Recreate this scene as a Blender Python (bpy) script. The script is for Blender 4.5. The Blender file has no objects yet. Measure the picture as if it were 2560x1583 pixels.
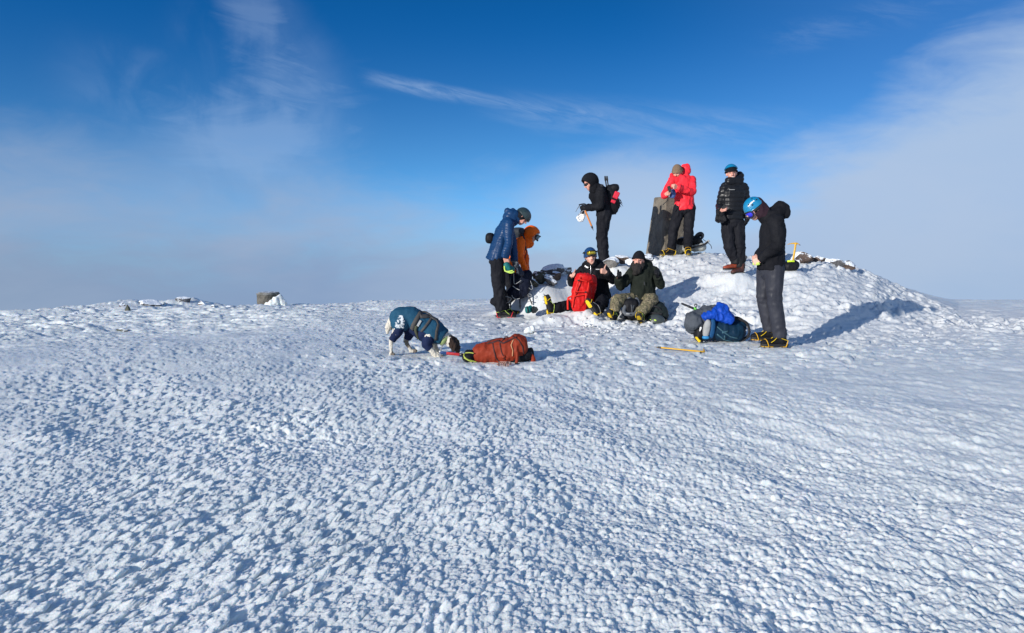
import bpy, math, random
import numpy as np
from mathutils import Vector, Matrix, Euler, Quaternion
random.seed(7)
R = math.radians
SC = bpy.context.scene
COL = SC.collection
PI = math.pi

# ------------------------------------------------------------------ camera
FPX, CX, CY, YH = 1862.0, 1280.0, 791.5, 600.0
PITCH = math.atan((CY - YH) / FPX)
CAMZ = 1.5
cam_d = bpy.data.cameras.new('camera')
cam = bpy.data.objects.new('camera', cam_d)
COL.objects.link(cam)
cam.location = (0, 0, CAMZ)
cam.rotation_euler = (PI / 2 - PITCH, 0, 0)
cam_d.sensor_width = 36.0
cam_d.lens = 36.0 * FPX / 2560.0
cam_d.clip_start = 0.05
cam_d.clip_end = 6000
SC.camera = cam

def ray(px, py):
    a = (px - CX) / FPX
    b = (CY - py) / FPX
    c, s = math.cos(PITCH), math.sin(PITCH)
    return Vector((a, c + b * s, -s + b * c))

def W(px, py, Y):
    """world point seen in direction (px, py) whose distance along Y is Y"""
    d = ray(px, py)
    t = Y / d.y
    return Vector((d.x * t, Y, CAMZ + d.z * t))

# ------------------------------------------------------------------ noise helpers (numpy)
def _hash(ix, iy, k=0):
    n = (ix.astype(np.int64) * 374761393 + iy.astype(np.int64) * 668265263 + k * 974634777) & 0x7fffffff
    n = ((n ^ (n >> 13)) * 1274126177) & 0x7fffffff
    n = n ^ (n >> 16)
    return (n & 0xffff) / 65535.0

def vnoise(x, y, k=0):
    x = np.asarray(x, float); y = np.asarray(y, float)
    ix = np.floor(x); iy = np.floor(y)
    fx = x - ix; fy = y - iy
    fx = fx * fx * (3 - 2 * fx); fy = fy * fy * (3 - 2 * fy)
    a = _hash(ix, iy, k); b = _hash(ix + 1, iy, k); c = _hash(ix, iy + 1, k); d = _hash(ix + 1, iy + 1, k)
    return (a * (1 - fx) + b * fx) * (1 - fy) + (c * (1 - fx) + d * fx) * fy

def fbm(x, y, oct=3, k=0):
    s = 0; a = 0.5
    x, y = x * 0.85 + y * 0.527, y * 0.85 - x * 0.527
    for i in range(oct):
        s = s + a * (vnoise(x, y, k + i) - 0.5)
        x, y = x * 1.62 + y * 1.22 + 17.1, y * 1.62 - x * 1.22 - 9.7; a *= 0.5
    return s

def vnoise3(x, y, z, k=0):
    iz = np.floor(z); f = z - iz; f = f * f * (3 - 2 * f)
    def lay(q):
        return vnoise(x + 37.1 * q, y - 11.3 * q, k)
    return lay(iz) * (1 - f) + lay(iz + 1) * f

def sstep(a, b, x):
    t = np.clip((x - a) / (b - a), 0, 1)
    return t * t * (3 - 2 * t)

# ------------------------------------------------------------------ terrain
_cr = [(1130, 800), (1230, 772), (1300, 745), (1345, 724), (1400, 700), (1450, 672), (1520, 652), (1600, 643), (1680, 636), (1750, 627), (1830, 633),
       (1900, 640), (1990, 638), (2060, 645), (2130, 663), (2190, 690), (2260, 722), (2330, 745), (2400, 765), (2460, 800)]
_crx = [W(a, b, 14.2).x for a, b in _cr]
_crz = [W(a, b, 14.2).z for a, b in _cr]

def base(x, y):
    r = np.sqrt(x * x * np.where(y > 0, .06, 1) + y * y)
    z = 0.25 * sstep(1.5, 8.5, r)
    u = np.clip(r - 11, 0, None)
    k = 0.00423
    um = 0.15 / (2 * k)
    z = z - np.where(u < um, k * u * u, k * um * um + 0.15 * (u - um))
    az = np.arctan2(x, y)
    left = sstep(0.02, -0.62, az) * sstep(8, 21, r)
    z = z - 0.58 * left * np.clip(r / 22, 0, 3)
    return z

DRUM_Y = 19.5
PADS = [(W(px, py, Y) + Vector((0, 0, .015)), r) for px, py, Y, r in [
    (1942, 868, 8.68, .42), (1262, 795, 11.7, .40), (1281, 769, 12.35, .35), (1700, 641, 13.75, .42), (1650, 642, 14.35, .45), (1833, 684, 12.25, .40), (1510, 672, 13.0, .35),
    (1492, 772, 11.6, .42), (1384, 791, 11.1, .30), (1500, 788, 10.95, .28), (1455, 777, 11.25, .25), (1606, 782, 11.3, .42), (1535, 808, 10.85, .25), (1600, 812, 10.8, .25), (1650, 808, 10.9, .30),
    (960, 886, 8.2, .30), (1060, 893, 8.2, .35), (1250, 908, 7.75, .45), (1780, 858, 9.1, .45), (1690, 882, 8.32, .35), (1980, 678, 12.55, .25), (1352, 716, 12.3, .42), (1392, 700, 12.7, .42), (1425, 688, 12.9, .35), (1548, 668, 12.75, .30), (672, 768, DRUM_Y, 1.1)]]

def gauss(x, y, cx, cy, sx, sy, rot=0):
    c, s = math.cos(rot), math.sin(rot)
    u = (x - cx) * c + (y - cy) * s; v = -(x - cx) * s + (y - cy) * c
    return np.exp(-0.5 * ((u / sx) ** 2 + (v / sy) ** 2))

# hummocks of the left ridge: native pixel, depth, height, widths
RIDGE = [(430, 765, 18.0, .08, 1.8, .9), (330, 770, 16.5, .10, 1.6, .8), (60, 785, 17.5, .08, .9, .6), (215, 768, 16.5, .10, .8, .5), (310, 758, 17.2, .13, .4, .4), (365, 752, 17.6, .12, .32, .4), (450, 744, 18, .21, .36, .4),
         (520, 758, 18.5, .12, .5, .6), (600, 764, 19, .06, .7, .6), (310, 775, 15.5, .10, .5, .4), (430, 800, 14.3, .08, .8, .4), (160, 790, 14.5, .14, .4, .2)]

def hill(x, y):
    """smooth terrain without the ice texture"""
    x = np.asarray(x, float); y = np.asarray(y, float)
    zb = base(x, y)
    # summit mound
    crest = np.interp(x * 14.2 / np.clip(y, 10.5, 18), _crx, _crz) - 0.05
    z0 = base(x, np.full_like(x, 14.2))
    yf = np.interp(x, [-1, 0, 1.0, 2.0, 3.0, 4.2, 5.4, 6.6, 7.6, 8.6], [12.0, 11.5, 11.0, 10.7, 10.3, 9.8, 9.6, 9.9, 10.6, 11.6])
    yf = yf + 0.5 * fbm(x * 1.2, y * 1.2, 2, 5)
    t = np.clip((y - yf) / (13.9 - yf), 0, 1)
    up = 0.55 * t + 0.45 * t * t * (3 - 2 * t)
    up = np.where(t < 0.18, up * (t / 0.18) ** 0.6 , up)
    m = up * (1 - sstep(16.0, 20.5, y))
    dz = np.clip(crest - z0, 0, None) * m
    # broad lumps on the mound
    dz = dz * (1 + 0.10 * fbm(x * 1.1, y * 1.1, 3, 40))
    z = zb + dz
    for px, py, Y, hgt, sx, sy in RIDGE:
        p = W(px, py, Y)
        z = z + hgt * gauss(x, y, p.x, Y, sx, sy, 0.25)
    # sculpted wind drift in front of the left ridge
    p = W(60, 810, 13.2)
    z = z + 0.13 * gauss(x, y, p.x, 13.2, 1.3, .16, 0.55)
    # general undulation
    r = np.sqrt(x * x + y * y)
    flat = sstep(0.0, -2.5, x) * 0.7 + 0.3
    z = z + 0.16 * fbm(x * 0.55, y * 0.55, 3, 11) * sstep(2, 5, r) * flat
    # trodden places: where people stand and sit
    for p, rad in PADS:
        w = np.exp(-(((x - p[0]) ** 2 + (y - p[1]) ** 2) / rad ** 2) ** 1.5)
        z = z * (1 - w) + p[2] * w
    return z

def hz(x, y):
    return float(hill(np.array([x]), np.array([y]))[0])

def ground_at(px, py):
    """where the sight line through (px, py) meets the terrain"""
    d = ray(px, py)
    t = 2.0
    p = Vector((0, 0, CAMZ))
    while t < 80:
        q = p + d * t
        if q.z <= hz(q.x, q.y):
            a, b = t - 0.05, t
            for _ in range(14):
                mth = (a + b) / 2
                q = p + d * mth
                if q.z <= hz(q.x, q.y): b = mth
                else: a = mth
            return p + d * b
        t += 0.05
    return None

def tongues(x, y, s, k, dirang, Lm, wm, asym=1.0):
    """field of overlapping ice tongues: ramps that rise towards a rounded raised tip; 0..1"""
    out = np.zeros_like(x)
    ix = np.floor(x / s); iy = np.floor(y / s)
    for dx in (-1, 0, 1):
        for dy in (-1, 0, 1):
            cx = ix + dx; cy = iy + dy
            px = (cx + 0.1 + 0.8 * _hash(cx, cy, k)) * s
            py = (cy + 0.1 + 0.8 * _hash(cx, cy, k + 1)) * s
            ang = dirang + (_hash(cx, cy, k + 2) - 0.5) * 0.9
            sz = 0.55 + 0.6 * _hash(cx, cy, k + 3)
            hh = 0.35 + 0.65 * _hash(cx, cy, k + 4)
            c = np.cos(ang); sn = np.sin(ang)
            u = (x - px) * c + (y - py) * sn
            v = -(x - px) * sn + (y - py) * c
            L = Lm * s * sz; w = wm * s * sz
            # tip at u = 0.35 L ; tail at u = -L
            ut = u - 0.3 * L
            tail = np.clip((ut + 1.3 * L) / (1.3 * L), 0, 1)
            tipd = np.clip(ut / w, 0, None)
            ww = w * (0.55 + 0.45 * tail)
            q = 1 - (v / ww) ** 2 - tipd ** 2
            hgt = hh * np.where(ut < 0, tail, 1) * np.sqrt(np.clip(q, 0, 1)) ** 0.6
            out = np.maximum(out, np.where(q > 0, hgt, 0))
    return out

def ice(x, y):
    r = np.sqrt(x * x + y * y)
    az = np.arctan2(x, y)
    # the wind direction of the tongues swings across the field
    ang = np.interp(az, [-0.7, -0.25, 0.1, 0.4, 0.8], [0.55, 0.75, 1.15, 1.75, 2.1]) + 0.5 * fbm(x * 0.5, y * 0.5, 2, 61)
    wx = x + 0.035 * fbm(x * 14, y * 14, 3, 71) ; wy = y + 0.035 * fbm(x * 14, y * 14, 3, 77)
    left = sstep(0.35, -0.25, az)
    mound = sstep(10.1, 11.3, y) * sstep(0.3, 1.5, x) * sstep(9.0, 7.2, x)
    path = gauss(x, y, 2.9, 9.2, 2.6, 1.3, 0.15)
    path = np.clip(path * 1.3, 0, 1) * (1 - mound)
    big = tongues(wx, wy, 0.102, 100, ang, 1.05, 0.40)
    mid = tongues(wx + 3.3, wy + 1.7, 0.062, 120, ang + 0.2, 0.8, 0.44)
    sml = tongues(wx * 1.0 + 7.3, wy + 4.1, 0.034, 140, ang - 0.2, 0.6, 0.5)
    patch = sstep(-0.10, 0.13, fbm(x * 1.3 + y * 0.5, y * 1.1, 3, 31))
    patch2 = sstep(-0.12, 0.14, fbm(x * 3.1, y * 2.9, 3, 35))
    a_big = (0.009 + 0.0155 * left) * (0.25 + 1.0 * patch)
    a_mid = (0.65 + 0.35 * sstep(10, 6, r)) * (0.0095 + 0.008 * left) * (0.5 + 0.7 * patch2)
    a_sml = 0.009 * sstep(8.5, 4.5, r)
    hb = a_big * big + a_mid * np.maximum(mid, 0.0) * (1 - 0.35 * big) + a_sml * sml
    # cracks / hollows
    near = sstep(11, 6, r)
    hb = hb + 0.055 * fbm(x * 2.2, y * 2.0, 4, 51) + 0.11 * near * fbm(x * 0.8 + 3, y * 0.9, 2, 55)
    ru = x * 0.8 - y * 0.6; rv = x * 0.6 + y * 0.8
    hb = hb + (1 - left) * near * (0.030 * fbm(ru * 2.2, rv * 9, 3, 57))
    fade = 1 - 0.5 * sstep(5.5, 9.5, r)
    h = hb * fade * (1 - 0.55 * path) * (1 - 0.75 * mound)
    sxp = x * 0.98 + y * 0.2; syp = -x * 0.2 + y * 0.98
    h = h + path * (0.05 * fbm(sxp * 4, syp * 11, 3, 281) + 0.022 * sstep(0.04, .2, fbm(sxp * 8, syp * 15, 2, 291)))
    # fine crystals
    h = h + (0.014 * fbm(x * 34, y * 34, 2, 91) * (.25 + .75 * sstep(9.5, 4.5, r)) + 0.0075 * fbm(x * 105, y * 105, 2, 95) * sstep(6, 3, r)) * (1 - 0.4 * path)
    # mound: wind crust and kicked lumps, streaked along the slope
    sx = x * 0.94 + y * 0.34; sy = -x * 0.34 + y * 0.94
    st = fbm(sx * 2.4, sy * 7.0, 4, 201)
    lump = sstep(0.02, 0.16, fbm(sx * 5.0, sy * 9.0, 3, 221))
    h = h + mound * (0.085 * st + 0.040 * lump * (0.3 + patch2) + 0.045 * fbm(sx * 13, sy * 26, 3, 231) + 0.05 * fbm(sx * 5, sy * 13, 3, 235))
    # boot prints where the party has walked
    tread = np.clip(path * 1.2 + gauss(x, y, 1.2, 10.7, 1.8, .5) + gauss(x, y, -.2, 11.3, .9, .7) + .7 * gauss(x, y, 0, 8.2, 1.6, .8), 0, 1) * (1 - .5 * mound)
    pr = tongues(x, y, 0.36, 300, 2.6 * vnoise(x * 1.3, y * 1.3, 305) + .6, 0.52, 0.15)
    h = h - tread * (0.020 * sstep(0.05, .3, pr)) + tread * 0.016 * fbm(x * 15, y * 15, 2, 311)
    # kicked up snow around the seated people and along the base of the mound
    kick = np.clip(gauss(x, y, 1.7, 11.0, 1.2, .35) + gauss(x, y, 6.7, 10.6, 1.5, .6, -0.35) + gauss(x, y, 3.0, 10.6, .8, .3), 0, 1)
    h = h + kick * 0.06 * sstep(0.0, 0.2, fbm(x * 7, y * 9, 3, 241))
    # left ridge region: rougher wind scoops
    lr = sstep(-1.5, -4, x) * sstep(9.5, 13, r)
    h = h + lr * (0.085 * fbm(sx * 2.2, sy * 6.5, 4, 251) + 0.035 * sstep(0, .2, fbm(sx * 4, sy * 10, 3, 261)))
    pad = np.zeros_like(x)
    for p, rad in PADS[:-1]:
        pad = np.maximum(pad, np.exp(-(((x - p[0]) ** 2 + (y - p[1]) ** 2) / (rad * .9) ** 2) ** 1.5))
    h = h * (1 - .6 * pad)
    far = sstep(10, 14, r) * (1 - mound)
    h = h + far * 0.07 * fbm(x * 2.0, y * 5.0, 3, 271)
    lean = np.clip(h, 0, .1) * (1.1 * left + .25) * (1 - mound) * sstep(10, 6, r)
    return h, lean * np.cos(ang), lean * np.sin(ang)

def build_ground():
    # radial rows
    rows = list(np.linspace(0.05, 2.2, 14))
    r = 2.2
    while r < 9.6:
        r += max(0.0048, r * r / (1.33 * 745.0) * 0.55)
        rows.append(r)
    while r < 16.5:
        r += 0.034; rows.append(r)
    while r < 30:
        r += 0.10; rows.append(r)
    while r < 3000:
        r *= 1.12; rows.append(r)
    rr = np.array(rows)
    a0 = R(40)
    dense = np.linspace(-a0, R(45), 1250)
    step = dense[1] - dense[0]
    side = []
    a = a0; st = step
    while a < PI - 0.08:
        st = min(st * 1.12, 0.07); a += st; side.append(a)
    side = np.array([q for q in side if q < PI - 0.02])
    aa = np.concatenate([-side[::-1], dense, side[side > dense[-1] + step]])
    A, RR = np.meshgrid(aa, rr)
    X = RR * np.sin(A); Y = RR * np.cos(A)
    Z = hill(X, Y)
    ih, lx, ly = ice(X, Y)
    Z = Z + ih * (RR < 400); X = X + lx; Y = Y + ly
    n_r, n_a = X.shape
    co = np.stack([X, Y, Z], -1).reshape(-1, 3).astype(np.float32)
    i = np.arange(n_r - 1)[:, None] * n_a
    j = np.arange(n_a)[None, :]
    jn = (j + 1) % n_a
    f = np.stack([i + j, i + jn, i + n_a + jn, i + n_a + j], -1).reshape(-1, 4)[:, ::-1]
    me = bpy.data.meshes.new('snow_ground')
    me.vertices.add(len(co)); me.vertices.foreach_set('co', co.ravel())
    me.loops.add(f.size); me.loops.foreach_set('vertex_index', f.ravel().astype(np.int32))
    me.polygons.add(len(f)); me.polygons.foreach_set('loop_start', np.arange(0, f.size, 4, dtype=np.int32))
    me.polygons.foreach_set('use_smooth', np.ones(len(f), bool))
    me.update(calc_edges=True)
    o = bpy.data.objects.new('snow_ground', me)
    COL.objects.link(o)
    o['kind'] = 'structure'; o['label'] = 'wind-scoured icy snow covering the summit plateau and its mound'
    return o

# ------------------------------------------------------------------ shader node helpers
class NT:
    def __init__(s, tree):
        s.t = tree
    def node(s, typ, **kw):
        n = s.t.nodes.new(typ)
        for k, v in kw.items(): setattr(n, k, v)
        return n
    def link(s, a, b):
        s.t.links.new(a.s if isinstance(a, S) else a, b)
    def math(s, op, a, b=None, c=None, clamp=False):
        n = s.node('ShaderNodeMath', operation=op, use_clamp=clamp)
        for i, v in enumerate((a, b, c)):
            if v is None: continue
            if isinstance(v, S): s.link(v, n.inputs[i])
            else: n.inputs[i].default_value = v
        return S(s, n.outputs[0])
    def maprange(s, v, a, b, lo=0.0, hi=1.0, smooth=True):
        n = s.node('ShaderNodeMapRange', interpolation_type='SMOOTHSTEP' if smooth else 'LINEAR')
        for i, q in enumerate((v, a, b, lo, hi)):
            if isinstance(q, S): s.link(q, n.inputs[i])
            else: n.inputs[i].default_value = q
        return S(s, n.outputs[0])
    def mix(s, f, a, b, mode='MIX'):
        n = s.node('ShaderNodeMix', data_type='RGBA', blend_type=mode)
        for i, q in ((0, f), (6, a), (7, b)):
            if isinstance(q, S): s.link(q, n.inputs[i])
            elif i == 0: n.inputs[0].default_value = q
            else: n.inputs[i].default_value = (*q, 1)
        return S(s, n.outputs[2])
    def xyz(s, x, y, z):
        n = s.node('ShaderNodeCombineXYZ')
        for i, q in enumerate((x, y, z)):
            if isinstance(q, S): s.link(q, n.inputs[i])
            else: n.inputs[i].default_value = q
        return S(s, n.outputs[0])
    def sep(s, v):
        n = s.node('ShaderNodeSeparateXYZ'); s.link(v, n.inputs[0])
        return [S(s, o) for o in n.outputs]
    def noise(s, v, scale=5, detail=4, rough=0.5, dist=0.0, out=0):
        n = s.node('ShaderNodeTexNoise')
        if v is not None: s.link(v, n.inputs['Vector'])
        n.inputs['Scale'].default_value = scale; n.inputs['Detail'].default_value = detail
        n.inputs['Roughness'].default_value = rough; n.inputs['Distortion'].default_value = dist
        return S(s, n.outputs[out])
    def voro(s, v, scale=5, feature='F1', out=0, rnd=1.0):
        n = s.node('ShaderNodeTexVoronoi', feature=feature)
        if v is not None: s.link(v, n.inputs['Vector'])
        n.inputs['Scale'].default_value = scale
        n.inputs['Randomness'].default_value = rnd
        return S(s, n.outputs[out])
    def ramp(s, v, pts, interp='LINEAR'):
        n = s.node('ShaderNodeValToRGB'); n.color_ramp.interpolation = interp
        el = n.color_ramp.elements
        while len(el) < len(pts): el.new(0.5)
        for e, (p, c) in zip(el, pts):
            e.position = p; e.color = (*c, 1) if hasattr(c, '__len__') else (c, c, c, 1)
        s.link(v, n.inputs[0])
        return S(s, n.outputs[0])
class S:
    def __init__(s, nt, sock): s.nt = nt; s.s = sock
    def __add__(a, b): return a.nt.math('ADD', a, b)
    __radd__ = __add__
    def __sub__(a, b): return a.nt.math('SUBTRACT', a, b)
    def __rsub__(a, b): return a.nt.math('SUBTRACT', b, a)
    def __mul__(a, b): return a.nt.math('MULTIPLY', a, b)
    __rmul__ = __mul__
    def __truediv__(a, b): return a.nt.math('DIVIDE', a, b)

def srgb(r, g, b):
    return tuple(((c / 255) / 12.92 if c <= 10 else ((c / 255 + 0.055) / 1.055) ** 2.4) for c in (r, g, b))

# ------------------------------------------------------------------ light
SUN_EL = R(15)
SUN_AZ_SHADOW = R(45)      # shadows run towards this compass angle (from +Y towards +X)
sd = bpy.data.lights.new('sun', 'SUN')
sd.energy = 4.2; sd.angle = R(0.5); sd.color = (1.0, 0.96, 0.90)
sun = bpy.data.objects.new('sun', sd); COL.objects.link(sun)
ldir = Vector((math.sin(SUN_AZ_SHADOW) * math.cos(SUN_EL), math.cos(SUN_AZ_SHADOW) * math.cos(SUN_EL), -math.sin(SUN_EL)))
sun.rotation_euler = ldir.to_track_quat('-Z', 'Y').to_euler()
sun.location = (-6, -6, 6)

def build_world():
    w = bpy.data.worlds.new('World'); SC.world = w; w.use_nodes = True
    t = w.node_tree; t.nodes.clear(); nt = NT(t)
    out = nt.node('ShaderNodeOutputWorld'); bg = nt.node('ShaderNodeBackground')
    nt.link(bg.outputs[0], out.inputs[0])
    tc = nt.node('ShaderNodeTexCoord')
    x, y, z = nt.sep(tc.outputs['Generated'])
    az = nt.math('ARCTAN2', x, y)
    el = nt.math('ARCSINE', z)
    sky = nt.node('ShaderNodeTexSky', sky_type='NISHITA')
    sky.sun_disc = False; sky.sun_elevation = SUN_EL; sky.sun_rotation = SUN_AZ_SHADOW + PI
    sky.altitude = 1200; sky.air_density = 1.0; sky.dust_density = 0.15; sky.ozone_density = 2.5
    zz = nt.math('MAXIMUM', z, -0.02) * 2.0 + 0.12
    nt.link(nt.xyz(x, y, zz), sky.inputs[0])
    tint = nt.mix(nt.maprange(el, .05, .30), (0.70, 1.36, 1.68), (0.085, 1.02, 1.78))
    clear = nt.mix(1.0, S(nt, sky.outputs[0]), tint, 'MULTIPLY')
    clear = nt.mix(nt.maprange(az, .10, .60, 0, .22), clear, (0.16 * K, 0.36 * K, 0.80 * K))
    # azimuth coordinate -0.6 .. 0.6 -> 0..1 across the photo, clamped outside
    u = nt.maprange(az, -0.62, 0.62, 0, 1, smooth=False)
    vec = nt.xyz(az, el, 0.3)
    n1 = nt.noise(nt.xyz(az * 1.0, el * 2.2, 0.0), 3.2, 5, 0.55, 0.4)
    n2 = nt.noise(nt.xyz(az * 1.0, el * 3.0, 1.7), 9.0, 6, 0.6, 0.6)
    # fog bank: top edge (elevation in radians) as function of azimuth
    top = nt.ramp(u, FOG_TOP, 'B_SPLINE')
    aza = nt.math('ABSOLUTE', az)
    top = top + nt.maprange(aza, .72, 1.5, 0, .55)  # unseen fog beyond the frame, raised to add neutral ambient light
    edge = top + (n1 - 0.5) * 0.17 + (n2 - 0.5) * 0.09
    soft = nt.ramp(u, [(0, .20), (.45, .16), (.75, .12), (1, .125)], 'LINEAR')
    f = nt.maprange(el, edge, edge - soft, 0, 1)
    f = nt.math('POWER', f, 0.85)
    fogcol = nt.ramp(u, FOG_COL, 'LINEAR')
    # low band near the skyline is a touch bluer and darker on the left
    low = nt.maprange(el, 0.06, -0.07, 0, 1)
    fogcol = nt.mix(low * 0.55, fogcol, nt.ramp(u, FOG_LOW, 'LINEAR'))
    fogcol = nt.mix(nt.maprange(n1, .35, .7, 0, .22), fogcol, (0.55 * K, 0.62 * K, 0.74 * K))
    # wisps
    def wisp(a0, e0, a1, e1, wd, wd2):
        # distance from a slanted line in az/el space
        dx, dy = a1 - a0, e1 - e0
        L = math.hypot(dx, dy); dx /= L; dy /= L
        al = (az - a0) * dx + (el - e0) * dy
        ac = (el - e0) * dx - (az - a0) * dy + (n1 - 0.5) * wd2
        tt = al / L
        env = nt.maprange(tt, -0.05, 0.25, 0, 1) * nt.maprange(tt, 1.1, 0.7, 0, 1)
        lat = nt.math('ABSOLUTE', ac) / wd
        return env * nt.maprange(lat, 1.0, 0.0, 0, 1)
    stre = nt.noise(nt.xyz(az * 1.0, el * 5.0 + az * 1.2, 4.0), 12.0, 6, 0.65, 0.5)
    w1 = wisp(-0.215, 0.207, 0.18, 0.150, 0.014, 0.035) * nt.maprange(stre, 0.34, 0.72, 0.12, 1) * 0.46
    n3 = nt.noise(nt.xyz(az * 1.6, el * 1.0, 2.2), 7.0, 5, 0.55, 0.8)
    w2 = wisp(-0.38, 0.30, -0.22, 0.08, 0.10, 0.12) * nt.maprange(n3, 0.30, 0.72, 0, 1) * 0.24
    w5 = wisp(-0.55, 0.20, -0.20, 0.10, 0.06, 0.16) * nt.maprange(n3, 0.40, 0.75, 0, 1) * 0.16
    w3 = wisp(-0.05, 0.175, 0.40, 0.125, 0.035, 0.03) * nt.maprange(stre, 0.3, 0.75, 0.1, 1) * 0.32
    w4 = wisp(0.30, 0.225, 0.62, 0.29, 0.03, 0.05) * nt.maprange(stre, 0.4, 0.8, 0.0, 1) * 0.16
    def puffy(a0, e0, ra, re, amt):
        da = (az - a0) / ra; de = (el - e0) / re
        return nt.maprange(nt.math('SQRT', da * da + de * de) + (n2 - .5) * 1.6 + (n3 - .5) * 1.0, 1.1, 0.1, 0, 1) * amt
    p1 = puffy(-0.275, 0.195, 0.085, 0.065, 0.30) * nt.maprange(stre, .3, .7, .45, 1); p2 = puffy(-0.31, 0.27, 0.05, 0.05, 0.25); p3 = puffy(-0.33, 0.12, 0.14, 0.07, 0.35)
    # puff behind the pillar
    da = (az - 0.16) / 0.16; de = (el - 0.045) / 0.085
    puff = nt.maprange(nt.math('SQRT', da * da + de * de) + (n2 - .5) * .5, 1.15, 0.35, 0, 1) * 0.75
    ws = nt.math('MAXIMUM', nt.math('MAXIMUM', nt.math('MAXIMUM', w1, w2), nt.math('MAXIMUM', w3, w4)), w5)
    ws = nt.math('MAXIMUM', nt.math('MAXIMUM', ws, p1), nt.math('MAXIMUM', p2, p3))
    ws = nt.math('MINIMUM', ws, 0.9)
    wc = (0.40 * K, 0.55 * K, 0.80 * K)
    col = nt.mix(ws, clear, wc)
    col = nt.mix(f, col, fogcol)
    col = nt.mix(puff, col, (0.47 * K, 0.57 * K, 0.73 * K))
    nt.link(col, bg.inputs[0])
    bg.inputs[1].default_value = SKY_STR

SKY_STR = 0.09
K = 1.0 / SKY_STR / 2 ** 0.3          # fog and cloud colours below are given as seen
SKY_TINT = (0.36, 0.95, 1.55)
# positions in u=(az+.62)/1.24
FOG_TOP = [(0, .165), (.12, .14), (.25, .125), (.38, .115), (.5, .10), (.62, .09), (.72, .10), (.80, .135), (.88, .225), (1, .285)]
def _k(c): return tuple(v * K for v in srgb(*c))
FOG_COL = [(0, _k((140, 160, 192))), (.3, _k((136, 164, 203))), (.55, _k((158, 187, 222))), (.72, _k((172, 196, 228))), (1, _k((168, 193, 226)))]
FOG_LOW = [(0, _k((136, 160, 188))), (.3, _k((136, 158, 190))), (.55, _k((160, 182, 208))), (.72, _k((165, 188, 218))), (1, _k((160, 184, 214)))]

def snow_material():
    """packed snow on the mound and paths, clear rime ice elsewhere"""
    m = bpy.data.materials.new('snow'); m.use_nodes = True
    t = m.node_tree; nt = NT(t); b = t.nodes['Principled BSDF']
    geo = nt.node('ShaderNodeNewGeometry'); pos = S(nt, geo.outputs['Position'])
    x, y, z = nt.sep(pos)
    n = nt.noise(pos, 1.3, 4, 0.6); n2 = nt.noise(pos, 14, 4, 0.6); n3 = nt.noise(pos, 5, 4, .6)
    dx = (x - 4.1) / 5.6; dy = (y - 12.6) / 3.6
    ms = nt.maprange(nt.math('SQRT', dx * dx + dy * dy) + (n - .5) * .5, .75, 1.25, 1, 0)
    ice = nt.mix(nt.maprange(n, .35, .65), (0.68, 0.715, 0.705), (0.77, 0.795, 0.775))
    ice = nt.mix(nt.maprange(n2, .5, .75, 0, .6), ice, (0.52, 0.585, 0.62))
    ice = nt.mix(nt.maprange(n3, .58, .75, 0, .8), ice, (0.86, 0.875, 0.87))
    sno = nt.mix(nt.maprange(n2, .5, .75, 0, .35), (0.67, 0.685, 0.685), (0.58, 0.62, 0.64))
    nt.link(nt.mix(ms, ice, sno), b.inputs['Base Color'])
    b.inputs['IOR'].default_value = 1.31
    nt.link(nt.maprange(nt.noise(pos, 60, 3, .6), .45, .75, .6, .2), b.inputs['Roughness'])
    bump = nt.node('ShaderNodeBump'); bump.inputs['Strength'].default_value = 0.35; bump.inputs['Distance'].default_value = 0.006
    v = nt.voro(pos, 110); nn = nt.noise(pos, 70, 4, .65)
    nt.link(v * 0.6 + nn, bump.inputs['Height']); nt.link(bump.outputs[0], b.inputs['Normal'])
    nt.link(nt.maprange(ms, 0, 1, .75, .2), b.inputs['Subsurface Weight'])
    b.inputs['Subsurface Radius'].default_value = (0.6, 0.8, 1.0)
    b.inputs['Subsurface Scale'].default_value = 0.022
    return m

SC.view_settings.view_transform = 'Standard'
SC.view_settings.look = 'None'
SC.view_settings.exposure = 0.3
SC.view_settings.gamma = 1
SC.cycles.max_bounces = 6
SC.cycles.diffuse_bounces = 3
SC.cycles.glossy_bounces = 2
SC.cycles.transmission_bounces = 2
SC.cycles.volume_bounces = 0
SC.cycles.use_denoising = True
build_world()
ground = build_ground()
SNOW = snow_material()
ground.data.materials.append(SNOW)

# ================================================================== mesh tools
def V(*a): return Vector(a)
def frame(d, side=None):
    """orthonormal (a, b, d): a close to side"""
    d = Vector(d).normalized()
    s = Vector(side) if side is not None else (V(0, 0, 1) if abs(d.z) < 0.9 else V(1, 0, 0))
    a = s - d * s.dot(d)
    if a.length < 1e-4:
        s = V(0, 1, 0) if abs(d.y) < 0.9 else V(1, 0, 0)
        a = s - d * s.dot(d)
    a.normalize()
    return a, d.cross(a), d

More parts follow.
